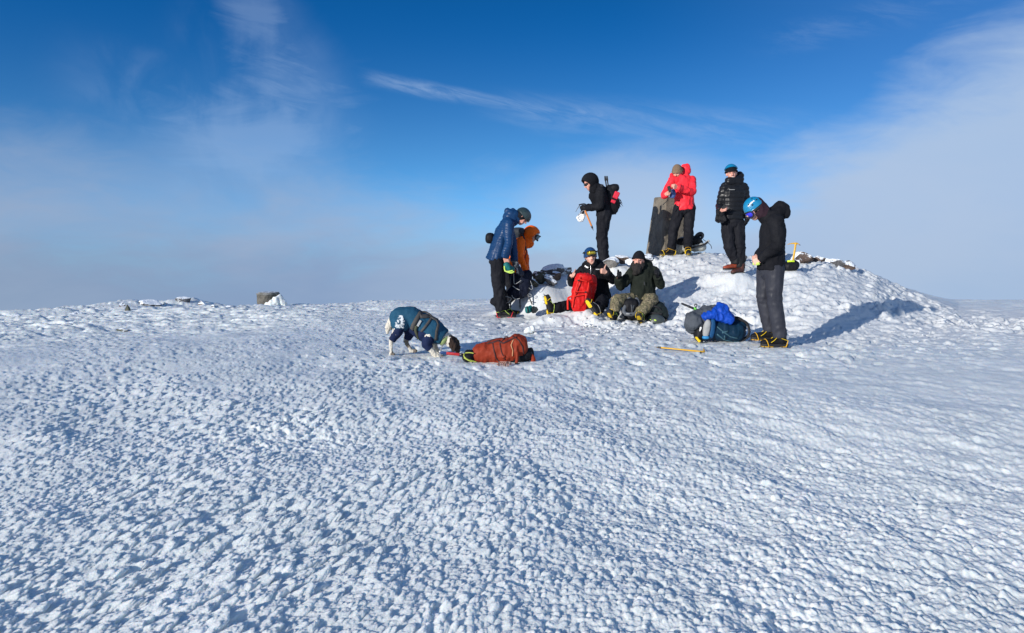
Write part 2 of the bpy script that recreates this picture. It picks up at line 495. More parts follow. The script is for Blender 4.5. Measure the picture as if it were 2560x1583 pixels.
class MB:
    """collects shapes (with material slots) and links them as ONE object"""
    def __init__(s): s.v = []; s.f = []; s.m = []
    def add(s, vs, fs, m=0):
        o = len(s.v); s.v += [tuple(v) for v in vs]
        s.f += [tuple(i + o for i in f) for f in fs]; s.m += [m] * len(fs)
        return s
    def seg(s, p0, r0, p1, r1, side=None, c0=True, c1=True, n=14, m=0):
        """tapered segment, elliptical section, rounded or flat ends"""
        p0 = Vector(p0); p1 = Vector(p1)
        if not hasattr(r0, '__len__'): r0 = (r0, r0)
        if not hasattr(r1, '__len__'): r1 = (r1, r1)
        d = p1 - p0
        if d.length < 1e-5: d = V(0, 0, 1e-5)
        a, b, d = frame(d, side)
        rings = []
        if c0:
            for k in (80, 55, 28):
                t = R(k); rings.append((p0 - d * (min(r0) * math.sin(t)), r0[0] * math.cos(t), r0[1] * math.cos(t)))
        rings.append((p0, r0[0], r0[1])); rings.append((p1, r1[0], r1[1]))
        if c1:
            for k in (28, 55, 80):
                t = R(k); rings.append((p1 + d * (min(r1) * math.sin(t)), r1[0] * math.cos(t), r1[1] * math.cos(t)))
        vs = []; fs = []
        for c, ra, rb in rings:
            for i in range(n):
                t = 2 * PI * i / n
                vs.append(c + a * (ra * math.cos(t)) + b * (rb * math.sin(t)))
        for k in range(len(rings) - 1):
            for i in range(n):
                j = (i + 1) % n
                fs.append((k * n + i, k * n + j, (k + 1) * n + j, (k + 1) * n + i))
        fs.append(tuple(range(n - 1, -1, -1)))
        fs.append(tuple((len(rings) - 1) * n + i for i in range(n)))
        return s.add(vs, fs, m)
    def chain(s, pts, rs, side=None, n=14, m=0, c0=True, c1=True):
        for i in range(len(pts) - 1):
            s.seg(pts[i], rs[i], pts[i + 1], rs[i + 1], side, c0 if i == 0 else True, c1 if i == len(pts) - 2 else True, n, m)
        return s
    def ell(s, c, r, ax=None, nu=16, nv=10, m=0, e=1.0):
        """ellipsoid (superellipsoid for e < 1) with axes ax = (x, y, z)"""
        c = Vector(c); ax = ax or (V(1, 0, 0), V(0, 1, 0), V(0, 0, 1))
        P = lambda t: math.copysign(abs(t) ** e, t)
        vs = []; fs = []
        for j in range(1, nv):
            ph = -PI / 2 + PI * j / nv
            for i in range(nu):
                th = 2 * PI * i / nu
                vs.append(c + ax[0] * (r[0] * P(math.cos(ph)) * P(math.cos(th))) + ax[1] * (r[1] * P(math.cos(ph)) * P(math.sin(th))) + ax[2] * (r[2] * P(math.sin(ph))))
        for j in range(nv - 2):
            for i in range(nu):
                k = (i + 1) % nu
                fs.append((j * nu + i, j * nu + k, (j + 1) * nu + k, (j + 1) * nu + i))
        vs.append(c - ax[2] * r[2]); vs.append(c + ax[2] * r[2]); b = len(vs) - 2
        for i in range(nu):
            k = (i + 1) % nu
            fs.append((b, k, i)); fs.append((b + 1, (nv - 2) * nu + i, (nv - 2) * nu + k))
        return s.add(vs, fs, m)
    def tube(s, pts, r, n=7, m=0, closed=False, smooth=2):
        pts = [Vector(p) for p in pts]
        for _ in range(smooth):
            q = []
            L = len(pts)
            rng = range(L) if closed else range(L - 1)
            if not closed: q.append(pts[0])
            for i in rng:
                a, b = pts[i], pts[(i + 1) % L]
                q.append(a.lerp(b, .25)); q.append(a.lerp(b, .75))
            if not closed: q.append(pts[-1])
            pts = q
        L = len(pts); vs = []; fs = []
        prev = None
        for i, p in enumerate(pts):
            if closed: d = pts[(i + 1) % L] - pts[i - 1]
            else: d = pts[min(i + 1, L - 1)] - pts[max(i - 1, 0)]
            a, b, d = frame(d, prev)
            prev = a
            ri = r if not hasattr(r, '__len__') else r[0] + (r[1] - r[0]) * i / max(L - 1, 1)
            for k in range(n):
                t = 2 * PI * k / n
                vs.append(p + a * (ri * math.cos(t)) + b * (ri * math.sin(t)))
        for i in range(L if closed else L - 1):
            j = (i + 1) % L
            for k in range(n):
                l = (k + 1) % n
                fs.append((i * n + k, i * n + l, j * n + l, j * n + k))
        if not closed:
            fs.append(tuple(range(n - 1, -1, -1))); fs.append(tuple((L - 1) * n + k for k in range(n)))
        return s.add(vs, fs, m)
    def strap(s, pts, w, t, nrm, m=0, smooth=2):
        """flat webbing: width w lies across nrm and the run"""
        pts = [Vector(p) for p in pts]
        for _ in range(smooth):
            q = [pts[0]]
            for i in range(len(pts) - 1):
                q.append(pts[i].lerp(pts[i + 1], .25)); q.append(pts[i].lerp(pts[i + 1], .75))
            q.append(pts[-1]); pts = q
        vs = []; fs = []; L = len(pts)
        for i, p in enumerate(pts):
            d = pts[min(i + 1, L - 1)] - pts[max(i - 1, 0)]
            a, b, d = frame(d, nrm)
            for u, v in ((-1, -1), (1, -1), (1, 1), (-1, 1)):
                vs.append(p + b * (u * w / 2) + a * (v * t / 2))
        for i in range(L - 1):
            for k in range(4):
                l = (k + 1) % 4
                fs.append((i * 4 + k, i * 4 + l, i * 4 + 4 + l, i * 4 + 4 + k))
        fs.append((3, 2, 1, 0)); fs.append(tuple((L - 1) * 4 + k for k in range(4)))
        return s.add(vs, fs, m)
    def box(s, c, r, ax=None, m=0, bev=0.0):
        c = Vector(c); ax = ax or (V(1, 0, 0), V(0, 1, 0), V(0, 0, 1))
        if bev <= 0:
            vs = [c + ax[0] * (r[0] * i) + ax[1] * (r[1] * j) + ax[2] * (r[2] * k) for k in (-1, 1) for j in (-1, 1) for i in (-1, 1)]
            fs = [(0, 2, 3, 1), (4, 5, 7, 6), (0, 1, 5, 4), (2, 6, 7, 3), (0, 4, 6, 2), (1, 3, 7, 5)]
            return s.add(vs, fs, m)
        vs = []
        for (i, j, k) in [(i, j, k) for k in (-1, 1) for j in (-1, 1) for i in (-1, 1)]:
            for ax_i in range(3):
                q = [r[0] * i, r[1] * j, r[2] * k]
                for t in range(3):
                    if t != ax_i: q[t] -= bev * (i, j, k)[t]
                vs.append(c + ax[0] * q[0] + ax[1] * q[1] + ax[2] * q[2])
        bm = __import__('bmesh').new()
        for v in vs: bm.verts.new(v)
        res = __import__('bmesh').ops.convex_hull(bm, input=bm.verts)
        bm.verts.index_update()
        out_v = [v.co.copy() for v in bm.verts]; out_f = [tuple(v.index for v in f.verts) for f in bm.faces]
        bm.free()
        return s.add(out_v, out_f, m)
    def prism(s, poly, z0, z1, o, ax, m=0):
        """poly (x, y) in the ax[0], ax[1] plane extruded along ax[2]"""
        o = Vector(o); n = len(poly)
        vs = [o + ax[0] * x + ax[1] * y + ax[2] * z0 for x, y in poly] + [o + ax[0] * x + ax[1] * y + ax[2] * z1 for x, y in poly]
        fs = [tuple(range(n - 1, -1, -1)), tuple(range(n, 2 * n))] + [(i, (i + 1) % n, n + (i + 1) % n, n + i) for i in range(n)]
        return s.add(vs, fs, m)
    def build(s, name, mats, parent=None, smooth=True, loc=None):
        if not isinstance(mats, (list, tuple)): mats = [mats]
        me = bpy.data.meshes.new(name)
        me.from_pydata(s.v, [], s.f)
        for q in mats: me.materials.append(q)
        me.polygons.foreach_set('material_index', s.m)
        me.polygons.foreach_set('use_smooth', [smooth] * len(s.f))
        me.update()
        return place(name, me, parent)
    def remesh(s, name, mats, parent=None, voxel=0.01, smooth=3, disp=None, post=None):
        """melt all shapes into one continuous skin"""
        me = bpy.data.meshes.new(name + '_src'); me.from_pydata(s.v, [], s.f); me.update()
        ob = bpy.data.objects.new(name + '_src', me); COL.objects.link(ob)
        m = ob.modifiers.new('r', 'REMESH'); m.mode = 'VOXEL'; m.voxel_size = voxel
        if smooth:
            q = ob.modifiers.new('s', 'SMOOTH'); q.factor = 0.5; q.iterations = smooth
        dg = bpy.context.evaluated_depsgraph_get()
        new = bpy.data.meshes.new_from_object(ob.evaluated_get(dg))
        bpy.data.objects.remove(ob); bpy.data.meshes.remove(me)
        new.name = name
        n = len(new.vertices)
        co = np.empty(n * 3); new.vertices.foreach_get('co', co); co = co.reshape(-1, 3)
        if disp:
            no = np.empty(n * 3); new.vertex_normals.foreach_get('vector', no); no = no.reshape(-1, 3)
            for dfn in (disp if isinstance(disp, list) else [disp]):
                co = co + no * dfn(co, no)[:, None]
            new.vertices.foreach_set('co', co.ravel())
        if not isinstance(mats, (list, tuple)): mats = [mats]
        new.materials.clear()
        for q in mats: new.materials.append(q)
        k = len(new.polygons)
        new.polygons.foreach_set('use_smooth', np.ones(k, bool))
        if post:
            pc = np.empty(k * 3); new.polygons.foreach_get('center', pc)
            new.polygons.foreach_set('material_index', post(pc.reshape(-1, 3)).astype(np.int32))
        new.update()
        return place(name, new, parent)

def place(name, me, parent=None):
    o = bpy.data.objects.new(name, me); COL.objects.link(o)
    if parent is not None:
        o.parent = parent
        pw = parent_world(parent)
        o.matrix_parent_inverse = pw.inverted()
    return o

def parent_world(p):
    m = p.matrix_basis.copy()
    if p.parent is not None: m = parent_world(p.parent) @ p.matrix_parent_inverse @ m
    return m

def thing(name, label, cat, loc, group=None):
    o = bpy.data.objects.new(name, None); COL.objects.link(o)
    o.empty_display_size = 0.1
    o.location = loc; o['label'] = label; o['category'] = cat
    if group: o['group'] = group
    return o
def tag(o, label, cat, group=None, kind=None):
    o['label'] = label
    if cat: o['category'] = cat
    if group: o['group'] = group
    if kind: o['kind'] = kind
    return o

# displacement recipes -------------------------------------------------
def folds(amp=0.008, fr=9.0, seed=0, ax=(1, 1, .55)):
    def fn(co, no):
        x, y, z = co[:, 0] * fr * ax[0] + seed * 3.1, co[:, 1] * fr * ax[1], co[:, 2] * fr * ax[2] - seed
        n1 = vnoise3(x, y, z, seed); n2 = vnoise3(x * 2.3, y * 2.3, z * 2.3, seed + 9)
        rid = 1 - 1.5 * np.abs(2 * n1 - 1) ** 0.75
        return amp * (0.75 * rid + 0.9 * (n2 - 0.5))
    return fn
def ripples(spots, amp=0.009, wl=0.04, rad=0.12):
    """compression creases round joints: spots = (position, axis)"""
    def fn(co, no):
        d = np.zeros(len(co))
        for i, (p, a) in enumerate(spots):
            a = np.array(Vector(a).normalized()); q = co - np.array(p)
            al = q @ a; dist = np.sqrt((q ** 2).sum(1))
            wob = vnoise3(co[:, 0] * 7, co[:, 1] * 7, co[:, 2] * 7, i) * 12
            d += amp * np.sin(2 * PI * al / wl + wob) * np.exp(-(dist / rad) ** 2)
        return d
    return fn
def quilt(per=0.05, amp=0.011, ax=(0, 0, 1)):
    a = np.array(Vector(ax).normalized())
    def fn(co, no):
        s = co @ a + 0.006 * vnoise3(co[:, 0] * 8, co[:, 1] * 8, co[:, 2] * 8, 3)
        return amp * (np.abs(np.sin(PI * s / per)) ** 0.6 - 0.6)
    return fn

# ------------------------------------------------------------------ materials
_mc = {}
def mat(name, col, rough=0.75, metal=0.0, bump=0.0, scale=40, var=0.12, spec=0.5, coat=0.0, sheen=0.0, weave=False):
    if name in _mc: return _mc[name]
    m = bpy.data.materials.new(name); m.use_nodes = True
    nt = NT(m.node_tree); b = m.node_tree.nodes['Principled BSDF']
    tc = nt.node('ShaderNodeTexCoord'); pos = tc.outputs['Object']
    n = nt.noise(pos, scale * .22, 4, .6)
    lo = tuple(c * (1 - var) for c in col); hi = tuple(min(1, c * (1 + var) + 0.002) for c in col)
    nt.link(nt.mix(nt.maprange(n, .3, .7), lo, hi), b.inputs['Base Color'])
    b.inputs['Metallic'].default_value = metal
    b.inputs['Specular IOR Level'].default_value = spec
    b.inputs['Coat Weight'].default_value = coat
    b.inputs['Sheen Weight'].default_value = sheen
    b.inputs['Roughness'].default_value = rough
    if var > 0:
        nt.link(nt.maprange(nt.noise(pos, scale * .5, 3, .6), .3, .7, max(rough - .1, .05), min(rough + .1, 1)), b.inputs['Roughness'])
    if bump > 0:
        bp = nt.node('ShaderNodeBump'); bp.inputs['Strength'].default_value = bump; bp.inputs['Distance'].default_value = 0.01
        h = nt.noise(pos, scale, 5, .6, 0.6)
        nt.link(h, bp.inputs['Height']); nt.link(bp.outputs[0], b.inputs['Normal'])
    _mc[name] = m
    return m
def shell(name, col, rough=.5, bump=.6, scale=26):   # outdoor fabric with soft creases
    return mat(name, col, rough=rough, bump=bump, scale=scale, var=.1, sheen=.0, spec=.16)

def camo_mat():
    m = bpy.data.materials.new('camouflage_cloth'); m.use_nodes = True
    nt = NT(m.node_tree); b = m.node_tree.nodes['Principled BSDF']
    tc = nt.node('ShaderNodeTexCoord'); pos = tc.outputs['Object']
    n = nt.noise(pos, 14, 3, .55, 1.2); n2 = nt.noise(pos, 22, 2, .5, 1.5)
    c = nt.ramp(n, [(0, (.16, .13, .075)), (.42, (.10, .095, .05)), (.52, (.26, .21, .13)), (.60, (.055, .05, .03)), (.68, (.2, .17, .1))], 'CONSTANT')
    c = nt.mix(nt.maprange(n2, .60, .62), c, (.045, .04, .025))
    nt.link(c, b.inputs['Base Color']); b.inputs['Roughness'].default_value = .85
    bp = nt.node('ShaderNodeBump'); bp.inputs['Strength'].default_value = .6; bp.inputs['Distance'].default_value = .01
    nt.link(nt.noise(pos, 28, 4, .6), bp.inputs['Height']); nt.link(bp.outputs[0], b.inputs['Normal'])
    return m
def skin_mat(name, col):
    m = mat(name, col, rough=.5, bump=.15, scale=60, var=.08)
    return m

def rock_mat(name, c1, c2, snow=0.5):
    """weathered stone, rime and snow settled on what faces up"""
    m = bpy.data.materials.new(name); m.use_nodes = True
    nt = NT(m.node_tree); b = m.node_tree.nodes['Principled BSDF']
    g = nt.node('ShaderNodeNewGeometry'); tc = nt.node('ShaderNodeTexCoord'); pos = tc.outputs['Object']
    n = nt.noise(pos, 7, 6, .65); n2 = nt.noise(pos, 30, 5, .65)
    c = nt.mix(nt.maprange(n, .35, .65), c1, c2)
    c = nt.mix(nt.maprange(n2, .5, .7, 0, .5), c, tuple(q * .4 for q in c1))
    nx, ny, nz = nt.sep(S(nt, g.outputs['Normal']))
    sn = nt.maprange(nz + (n - .5) * 1.1 + (n2 - .5) * .7, snow, snow + .14)
    c = nt.mix(sn, c, (.8, .84, .88))
    nt.link(c, b.inputs['Base Color']); b.inputs['Roughness'].default_value = .85
    bp = nt.node('ShaderNodeBump'); bp.inputs['Strength'].default_value = .8; bp.inputs['Distance'].default_value = .02
    nt.link(n2 + n, bp.inputs['Height']); nt.link(bp.outputs[0], b.inputs['Normal'])
    return m

BLACK = (0.0065, 0.007, 0.010)
M_black = shell('black_softshell', BLACK, rough=.85, bump=.35, scale=18)
M_black2 = shell('black_nylon', (0.008, 0.0085, 0.011), rough=.62, bump=.4)
M_trk = shell('black_trousers', (0.0085, 0.009, 0.013), rough=.8, bump=.4, scale=18)
M_charcoal = shell('charcoal_trousers', (0.033, 0.035, 0.046), bump=.15, scale=14)
M_blue = shell('blue_down', (0.007, 0.036, 0.105), rough=.4, bump=.4)
M_orange = shell('orange_shell', (0.80, 0.125, 0.006), bump=.5)
M_red = shell('red_shell', (0.86, 0.03, 0.045), bump=.5)
M_redpack = shell('red_pack_cloth', (0.52, 0.010, 0.010), rough=.5)
M_redpack2 = shell('red_webbing', (0.72, 0.03, 0.02), rough=.6)
M_olive = shell('dark_green_fleece', (0.013, 0.017, 0.013), rough=.9)
M_camo = camo_mat()
M_grey = shell('grey_cloth', (0.10, 0.11, 0.125), rough=.6)
M_dgrey = shell('dark_grey_cloth', (0.035, 0.04, 0.048))
M_lgrey = mat('pale_grey_cloth', (0.32, 0.33, 0.33), rough=.8, bump=.4)
M_white = mat('white_cloth', (0.75, 0.75, 0.74), rough=.8, bump=.3)
M_navy = shell('navy_cloth', (0.008, 0.016, 0.055), rough=.8)
M_skin = skin_mat('fair_skin', (0.60, 0.33, 0.25))
M_skin2 = skin_mat('ruddy_skin', (0.58, 0.28, 0.21))
M_lip = mat('lips', (0.42, 0.14, 0.12), rough=.5)
M_eye = mat('eye_dark', (0.05, 0.03, 0.025), rough=.3)
M_teeth = mat('teeth', (0.75, 0.72, 0.66), rough=.3)
M_hair = mat('dark_hair', (0.012, 0.009, 0.008), rough=.8, bump=1.0, scale=120)
M_stub = mat('ginger_stubble', (0.22, 0.10, 0.05), rough=.9, bump=.8, scale=120)
M_yel = mat('yellow_metal', (0.62, 0.34, 0.015), rough=.38, bump=.1, var=.08)
M_yelp = mat('yellow_plastic', (0.80, 0.54, 0.01), rough=.45, var=.06, bump=.1)
M_steel = mat('dark_steel', (0.08, 0.08, 0.085), rough=.35, metal=.8)
M_steel2 = mat('bright_steel', (0.45, 0.45, 0.46), rough=.3, metal=.9)
M_rub = mat('black_rubber', (0.012, 0.012, 0.013), rough=.7, bump=.4, scale=90)
M_web = mat('black_webbing', (0.014, 0.014, 0.017), rough=.8, bump=.3, scale=120)
M_cyan = mat('cyan_plastic', (0.006, 0.19, 0.37), rough=.32, var=.05, coat=.4)
M_lime = mat('lime_cloth', (0.50, 0.68, 0.12), rough=.7)
M_teal = shell('teal_cloth', (0.01, 0.13, 0.13))

# ================================================================== people
class Head:
    """local frame: r = right hand side of the face as the person has it, f = facing, u = up"""
    def __init__(s, c, f, u):
        s.c = Vector(c); s.f = Vector(f).normalized()
        u = Vector(u); s.u = (u - s.f * u.dot(s.f)).normalized(); s.r = s.f.cross(s.u)
    def p(s, x, y, z): return s.c + s.r * x + s.f * y + s.u * z
    def ax(s): return (s.r, s.f, s.u)

def add_head(B, H, neck):
    p = H.p; ax = H.ax()
    B.ell(p(0, -.014, .034), (.076, .095, .082), ax)
    B.ell(p(0, .018, -.01), (.066, .070, .092), ax)
    B.seg(p(0, .02, -.05), .058, p(0, .052, -.088), .030)
    for q in (-1, 1):
        B.seg(p(.03 * q, .052, -.02), .028, p(.015 * q, .066, -.07), .024)      # cheek to chin
        B.ell(p(.079 * q, -.006, -.006), (.010, .019, .031), ax)                # ear
        B.ell(p(.034 * q, .073, .03), (.022, .014, .009), ax)                   # brow
        B.ell(p(.011 * q, .095, -.024), (.010, .012, .009), ax)                 # nostril
    B.seg(p(0, .083, .016), .010, p(0, .107, -.018), .013)                      # nose
    B.ell(p(0, .083, -.046), (.025, .012, .006), ax)                            # lips
    B.ell(p(0, .081, -.057), (.021, .012, .007), ax)
    B.ell(p(0, .070, -.090), (.020, .018, .016), ax)                            # chin
    B.seg(p(0, -.015, -.06), .056, neck, .064)

def head_post(H, opts):
    """material index of a face by where it sits on the head: 0 skin, 1 lips, 2 eyes, 3 stubble, 4 teeth"""
    def fn(pc):
        q = pc - np.array(H.c)
        x = q @ np.array(H.r); y = q @ np.array(H.f); z = q @ np.array(H.u)
        m = np.zeros(len(pc), int)
        front = (y > .045) & (y < .135)
        if opts.get('stubble'):
            m[(z < -.028) & (z > -.13) & (y > .02) & (y < .13) & (np.abs(x) < .08)] = 3
        m[front & (((x / .026) ** 2 + ((z + .052) / .0105) ** 2) < 1)] = 1
        if opts.get('smile'):
            m[front & (((x / .021) ** 2 + ((z + .051) / .0065) ** 2) < 1)] = 4
        for s in (-1, 1):
            m[front & ((((x - .031 * s) / .0135) ** 2 + ((z - .012) / .0062) ** 2) < 1)] = 2
            m[front & ((((x - .033 * s) / .019) ** 2 + ((z - .0345) / .0048) ** 2) < 1)] = 2
        return m
    return fn
def socket_disp(H):
    def fn(co, no):
        q = co - np.array(H.c)
        x = q @ np.array(H.r); y = q @ np.array(H.f); z = q @ np.array(H.u)
        d = np.zeros(len(co))
        for s in (-1, 1):
            d -= .009 * np.exp(-(((x - .031 * s) / .016) ** 2 + ((z - .013) / .012) ** 2)) * (y > .03)
        return d
    return fn

def add_hand(B, w, d, s, n, pose='relaxed', g=0.0, sc=1.0):
    """w wrist, d along the palm, s towards the thumb side, n the way the palm faces; g extra girth for gloves"""
    w = Vector(w); d = Vector(d).normalized(); s = Vector(s); s = (s - d * s.dot(d)).normalized()
    n0 = d.cross(s); n = n0 if Vector(n).dot(n0) > 0 else -n0
    P = lambda a, b, c: w + (d * a + s * b + n * c) * sc
    r = lambda q: q * sc + g
    curl = {'relaxed': (25, 35, 20), 'fist': (78, 95, 60), 'grip': (62, 75, 45), 'flat': (6, 8, 5), 'hold': (45, 55, 35)}[pose.split('-')[0]]
    ln = [.072, .080, .075, .058]
    for k in range(4):
        b = .030 - .0205 * k
        ang = R(3 - 2 * k)
        root = P(.088 - .004 * abs(k - 1), b, 0)
        B.seg(P(.012, b * .7, 0), r(.0155), root, r(.0125), n=10)
        dd = (d * math.cos(ang) + s * math.sin(ang) * .6).normalized(); cur = root; a = 0
        for j, fr in enumerate((.45, .30, .25)):
            a += R(curl[j] * (1 + .06 * k))
            v = dd * math.cos(a) + n * math.sin(a)
            nx = cur + v * (ln[k] * fr * sc)
            B.seg(cur, r(.0098 - .0009 * j), nx, r(.0090 - .0009 * j), n=9)
            cur = nx
    t0 = P(.022, .022, .006); 
    if 'up' in pose:
        t1 = P(.050, .050, .004); t2 = t1 + (s * .034 - d * .004) * sc; t3 = t2 + (s * .030 - d * .008) * sc
    elif pose.startswith('grip') or pose.startswith('fist') or pose.startswith('hold'):
        t1 = P(.050, .042, .014); t2 = t1 + (d * .020 + n * .024 - s * .004) * sc; t3 = t2 + (d * .012 + n * .016 - s * .016) * sc
    else:
        t1 = P(.052, .046, .010); t2 = t1 + (d * .026 + s * .012 + n * .008) * sc; t3 = t2 + (d * .024 + s * .004 + n * .008) * sc
    B.seg(t0, r(.0165), t1, r(.0135), n=10); B.seg(t1, r(.0125), t2, r(.011), n=10); B.seg(t2, r(.011), t3, r(.0092), n=10)
    return P

def shell_dome(name, H, mats, parent, centre, rad, pole, tmax, thick=.008, twist=None, nt=16, nphi=28, rim=0.0, ribs=0, disp=None, wave=0.0, tvar=None):
    """open ellipsoidal cap with thickness: helmets, hats, hoods. centre and pole in head coordinates"""
    ax = H.ax()
    pl = (ax[0] * pole[0] + ax[1] * pole[1] + ax[2] * pole[2]).normalized()
    a, b, pl = frame(pl, ax[0])
    c = H.p(*centre)
    def ring_pt(th, ph, off):
        d = pl * math.cos(th) + (a * math.cos(ph) + b * math.sin(ph)) * math.sin(th)
        l = Vector((d.dot(ax[0]), d.dot(ax[1]), d.dot(ax[2])))
        k = 1 / math.sqrt((l.x / (rad[0] + off)) ** 2 + (l.y / (rad[1] + off)) ** 2 + (l.z / (rad[2] + off)) ** 2)
        if ribs: k *= 1 + .018 * math.cos(ribs * ph)
        if wave: k *= 1 + wave * math.sin(5 * ph + 3 * th) * math.sin(th)
        return c + d * k
    vs = []; fs = []
    def tm(ph):
        return tmax if tvar is None else tmax + tvar(ph)
    for side in (0, 1):
        off = 0 if side == 0 else -thick
        for i in range(1, nt + 1):
            for j in range(nphi):
                ph = 2 * PI * j / nphi
                th = tm(ph) * i / nt
                o2 = off + (rim if (side == 0 and i >= nt - 2) else 0)
                vs.append(ring_pt(th, ph, o2))
        vs.append(ring_pt(0.0001, 0, off))
    N = nt * nphi + 1
    for side in (0, 1):
        o = side * N
        for i in range(nt - 1):
            for j in range(nphi):
                k = (j + 1) % nphi
                q = (o + i * nphi + j, o + i * nphi + k, o + (i + 1) * nphi + k, o + (i + 1) * nphi + j)
                fs.append(q if side == 1 else q[::-1])
        for j in range(nphi):
            k = (j + 1) % nphi
            q = (o + nt * nphi, o + k, o + j)
            fs.append(q if side == 1 else q[::-1])
    e = (nt - 1) * nphi
    for j in range(nphi):
        k = (j + 1) % nphi
        fs.append((e + j, e + k, N + e + k, N + e + j))
    B = MB(); B.add(vs, fs)
    return B.build(name, mats, parent)

def add_goggles(H, parent, lens, frame_m, cy=.10, cz=.012, w=.078, h=.036, strap_r=None, tilt=0.0):
    """curved lens in a soft frame, with its head strap; returns the goggles object"""
    def rr(th, k, dz):
        x = math.sin(th) * w * 1.0
        y = cy - (1 - math.cos(th)) * .075
        return x, y, dz
    B = MB(); L = MB()
    vs = []; fs = []; n = 14
    for i in range(n + 1):
        th = -1.15 + 2.3 * i / n
        e = math.sqrt(max(0, 1 - abs(th / 1.2) ** 4))
        nose = .35 * math.exp(-(th / .22) ** 2)
        for (k, off) in ((1, 0), (-1, 0), (-1, -.012), (1, -.012)):
            x, y, z = rr(th, k, 0)
            zz = h * e * (1 if k > 0 else -(1 - nose))
            vs.append(H.p(x, y + off + tilt * zz, cz + zz))
    for i in range(n):
        for k in range(4):
            l = (k + 1) % 4
            fs.append((i * 4 + k, i * 4 + l, i * 4 + 4 + l, i * 4 + 4 + k))
    L.add(vs, fs)
    top = [Vector(vs[i * 4]) for i in range(n + 1)]; bot = [Vector(vs[i * 4 + 1]) for i in range(n, -1, -1)]
    B.tube(top + bot, .008, n=7, closed=True, smooth=1)
    if strap_r:
        pts = []
        for i in range(13):
            t = R(62) + R(236) * i / 12
            pts.append(H.p(math.sin(t) * strap_r[0], math.cos(t) * strap_r[1] + strap_r[2], cz + .01 + strap_r[3] * (1 - math.cos(t)) / 2))
        B.strap(pts, .032, .004, H.f * 0 + (pts[0] - H.c), smooth=1)
    g = B.build('goggles', frame_m, parent)
    L.build('lens', lens, g)
    return g

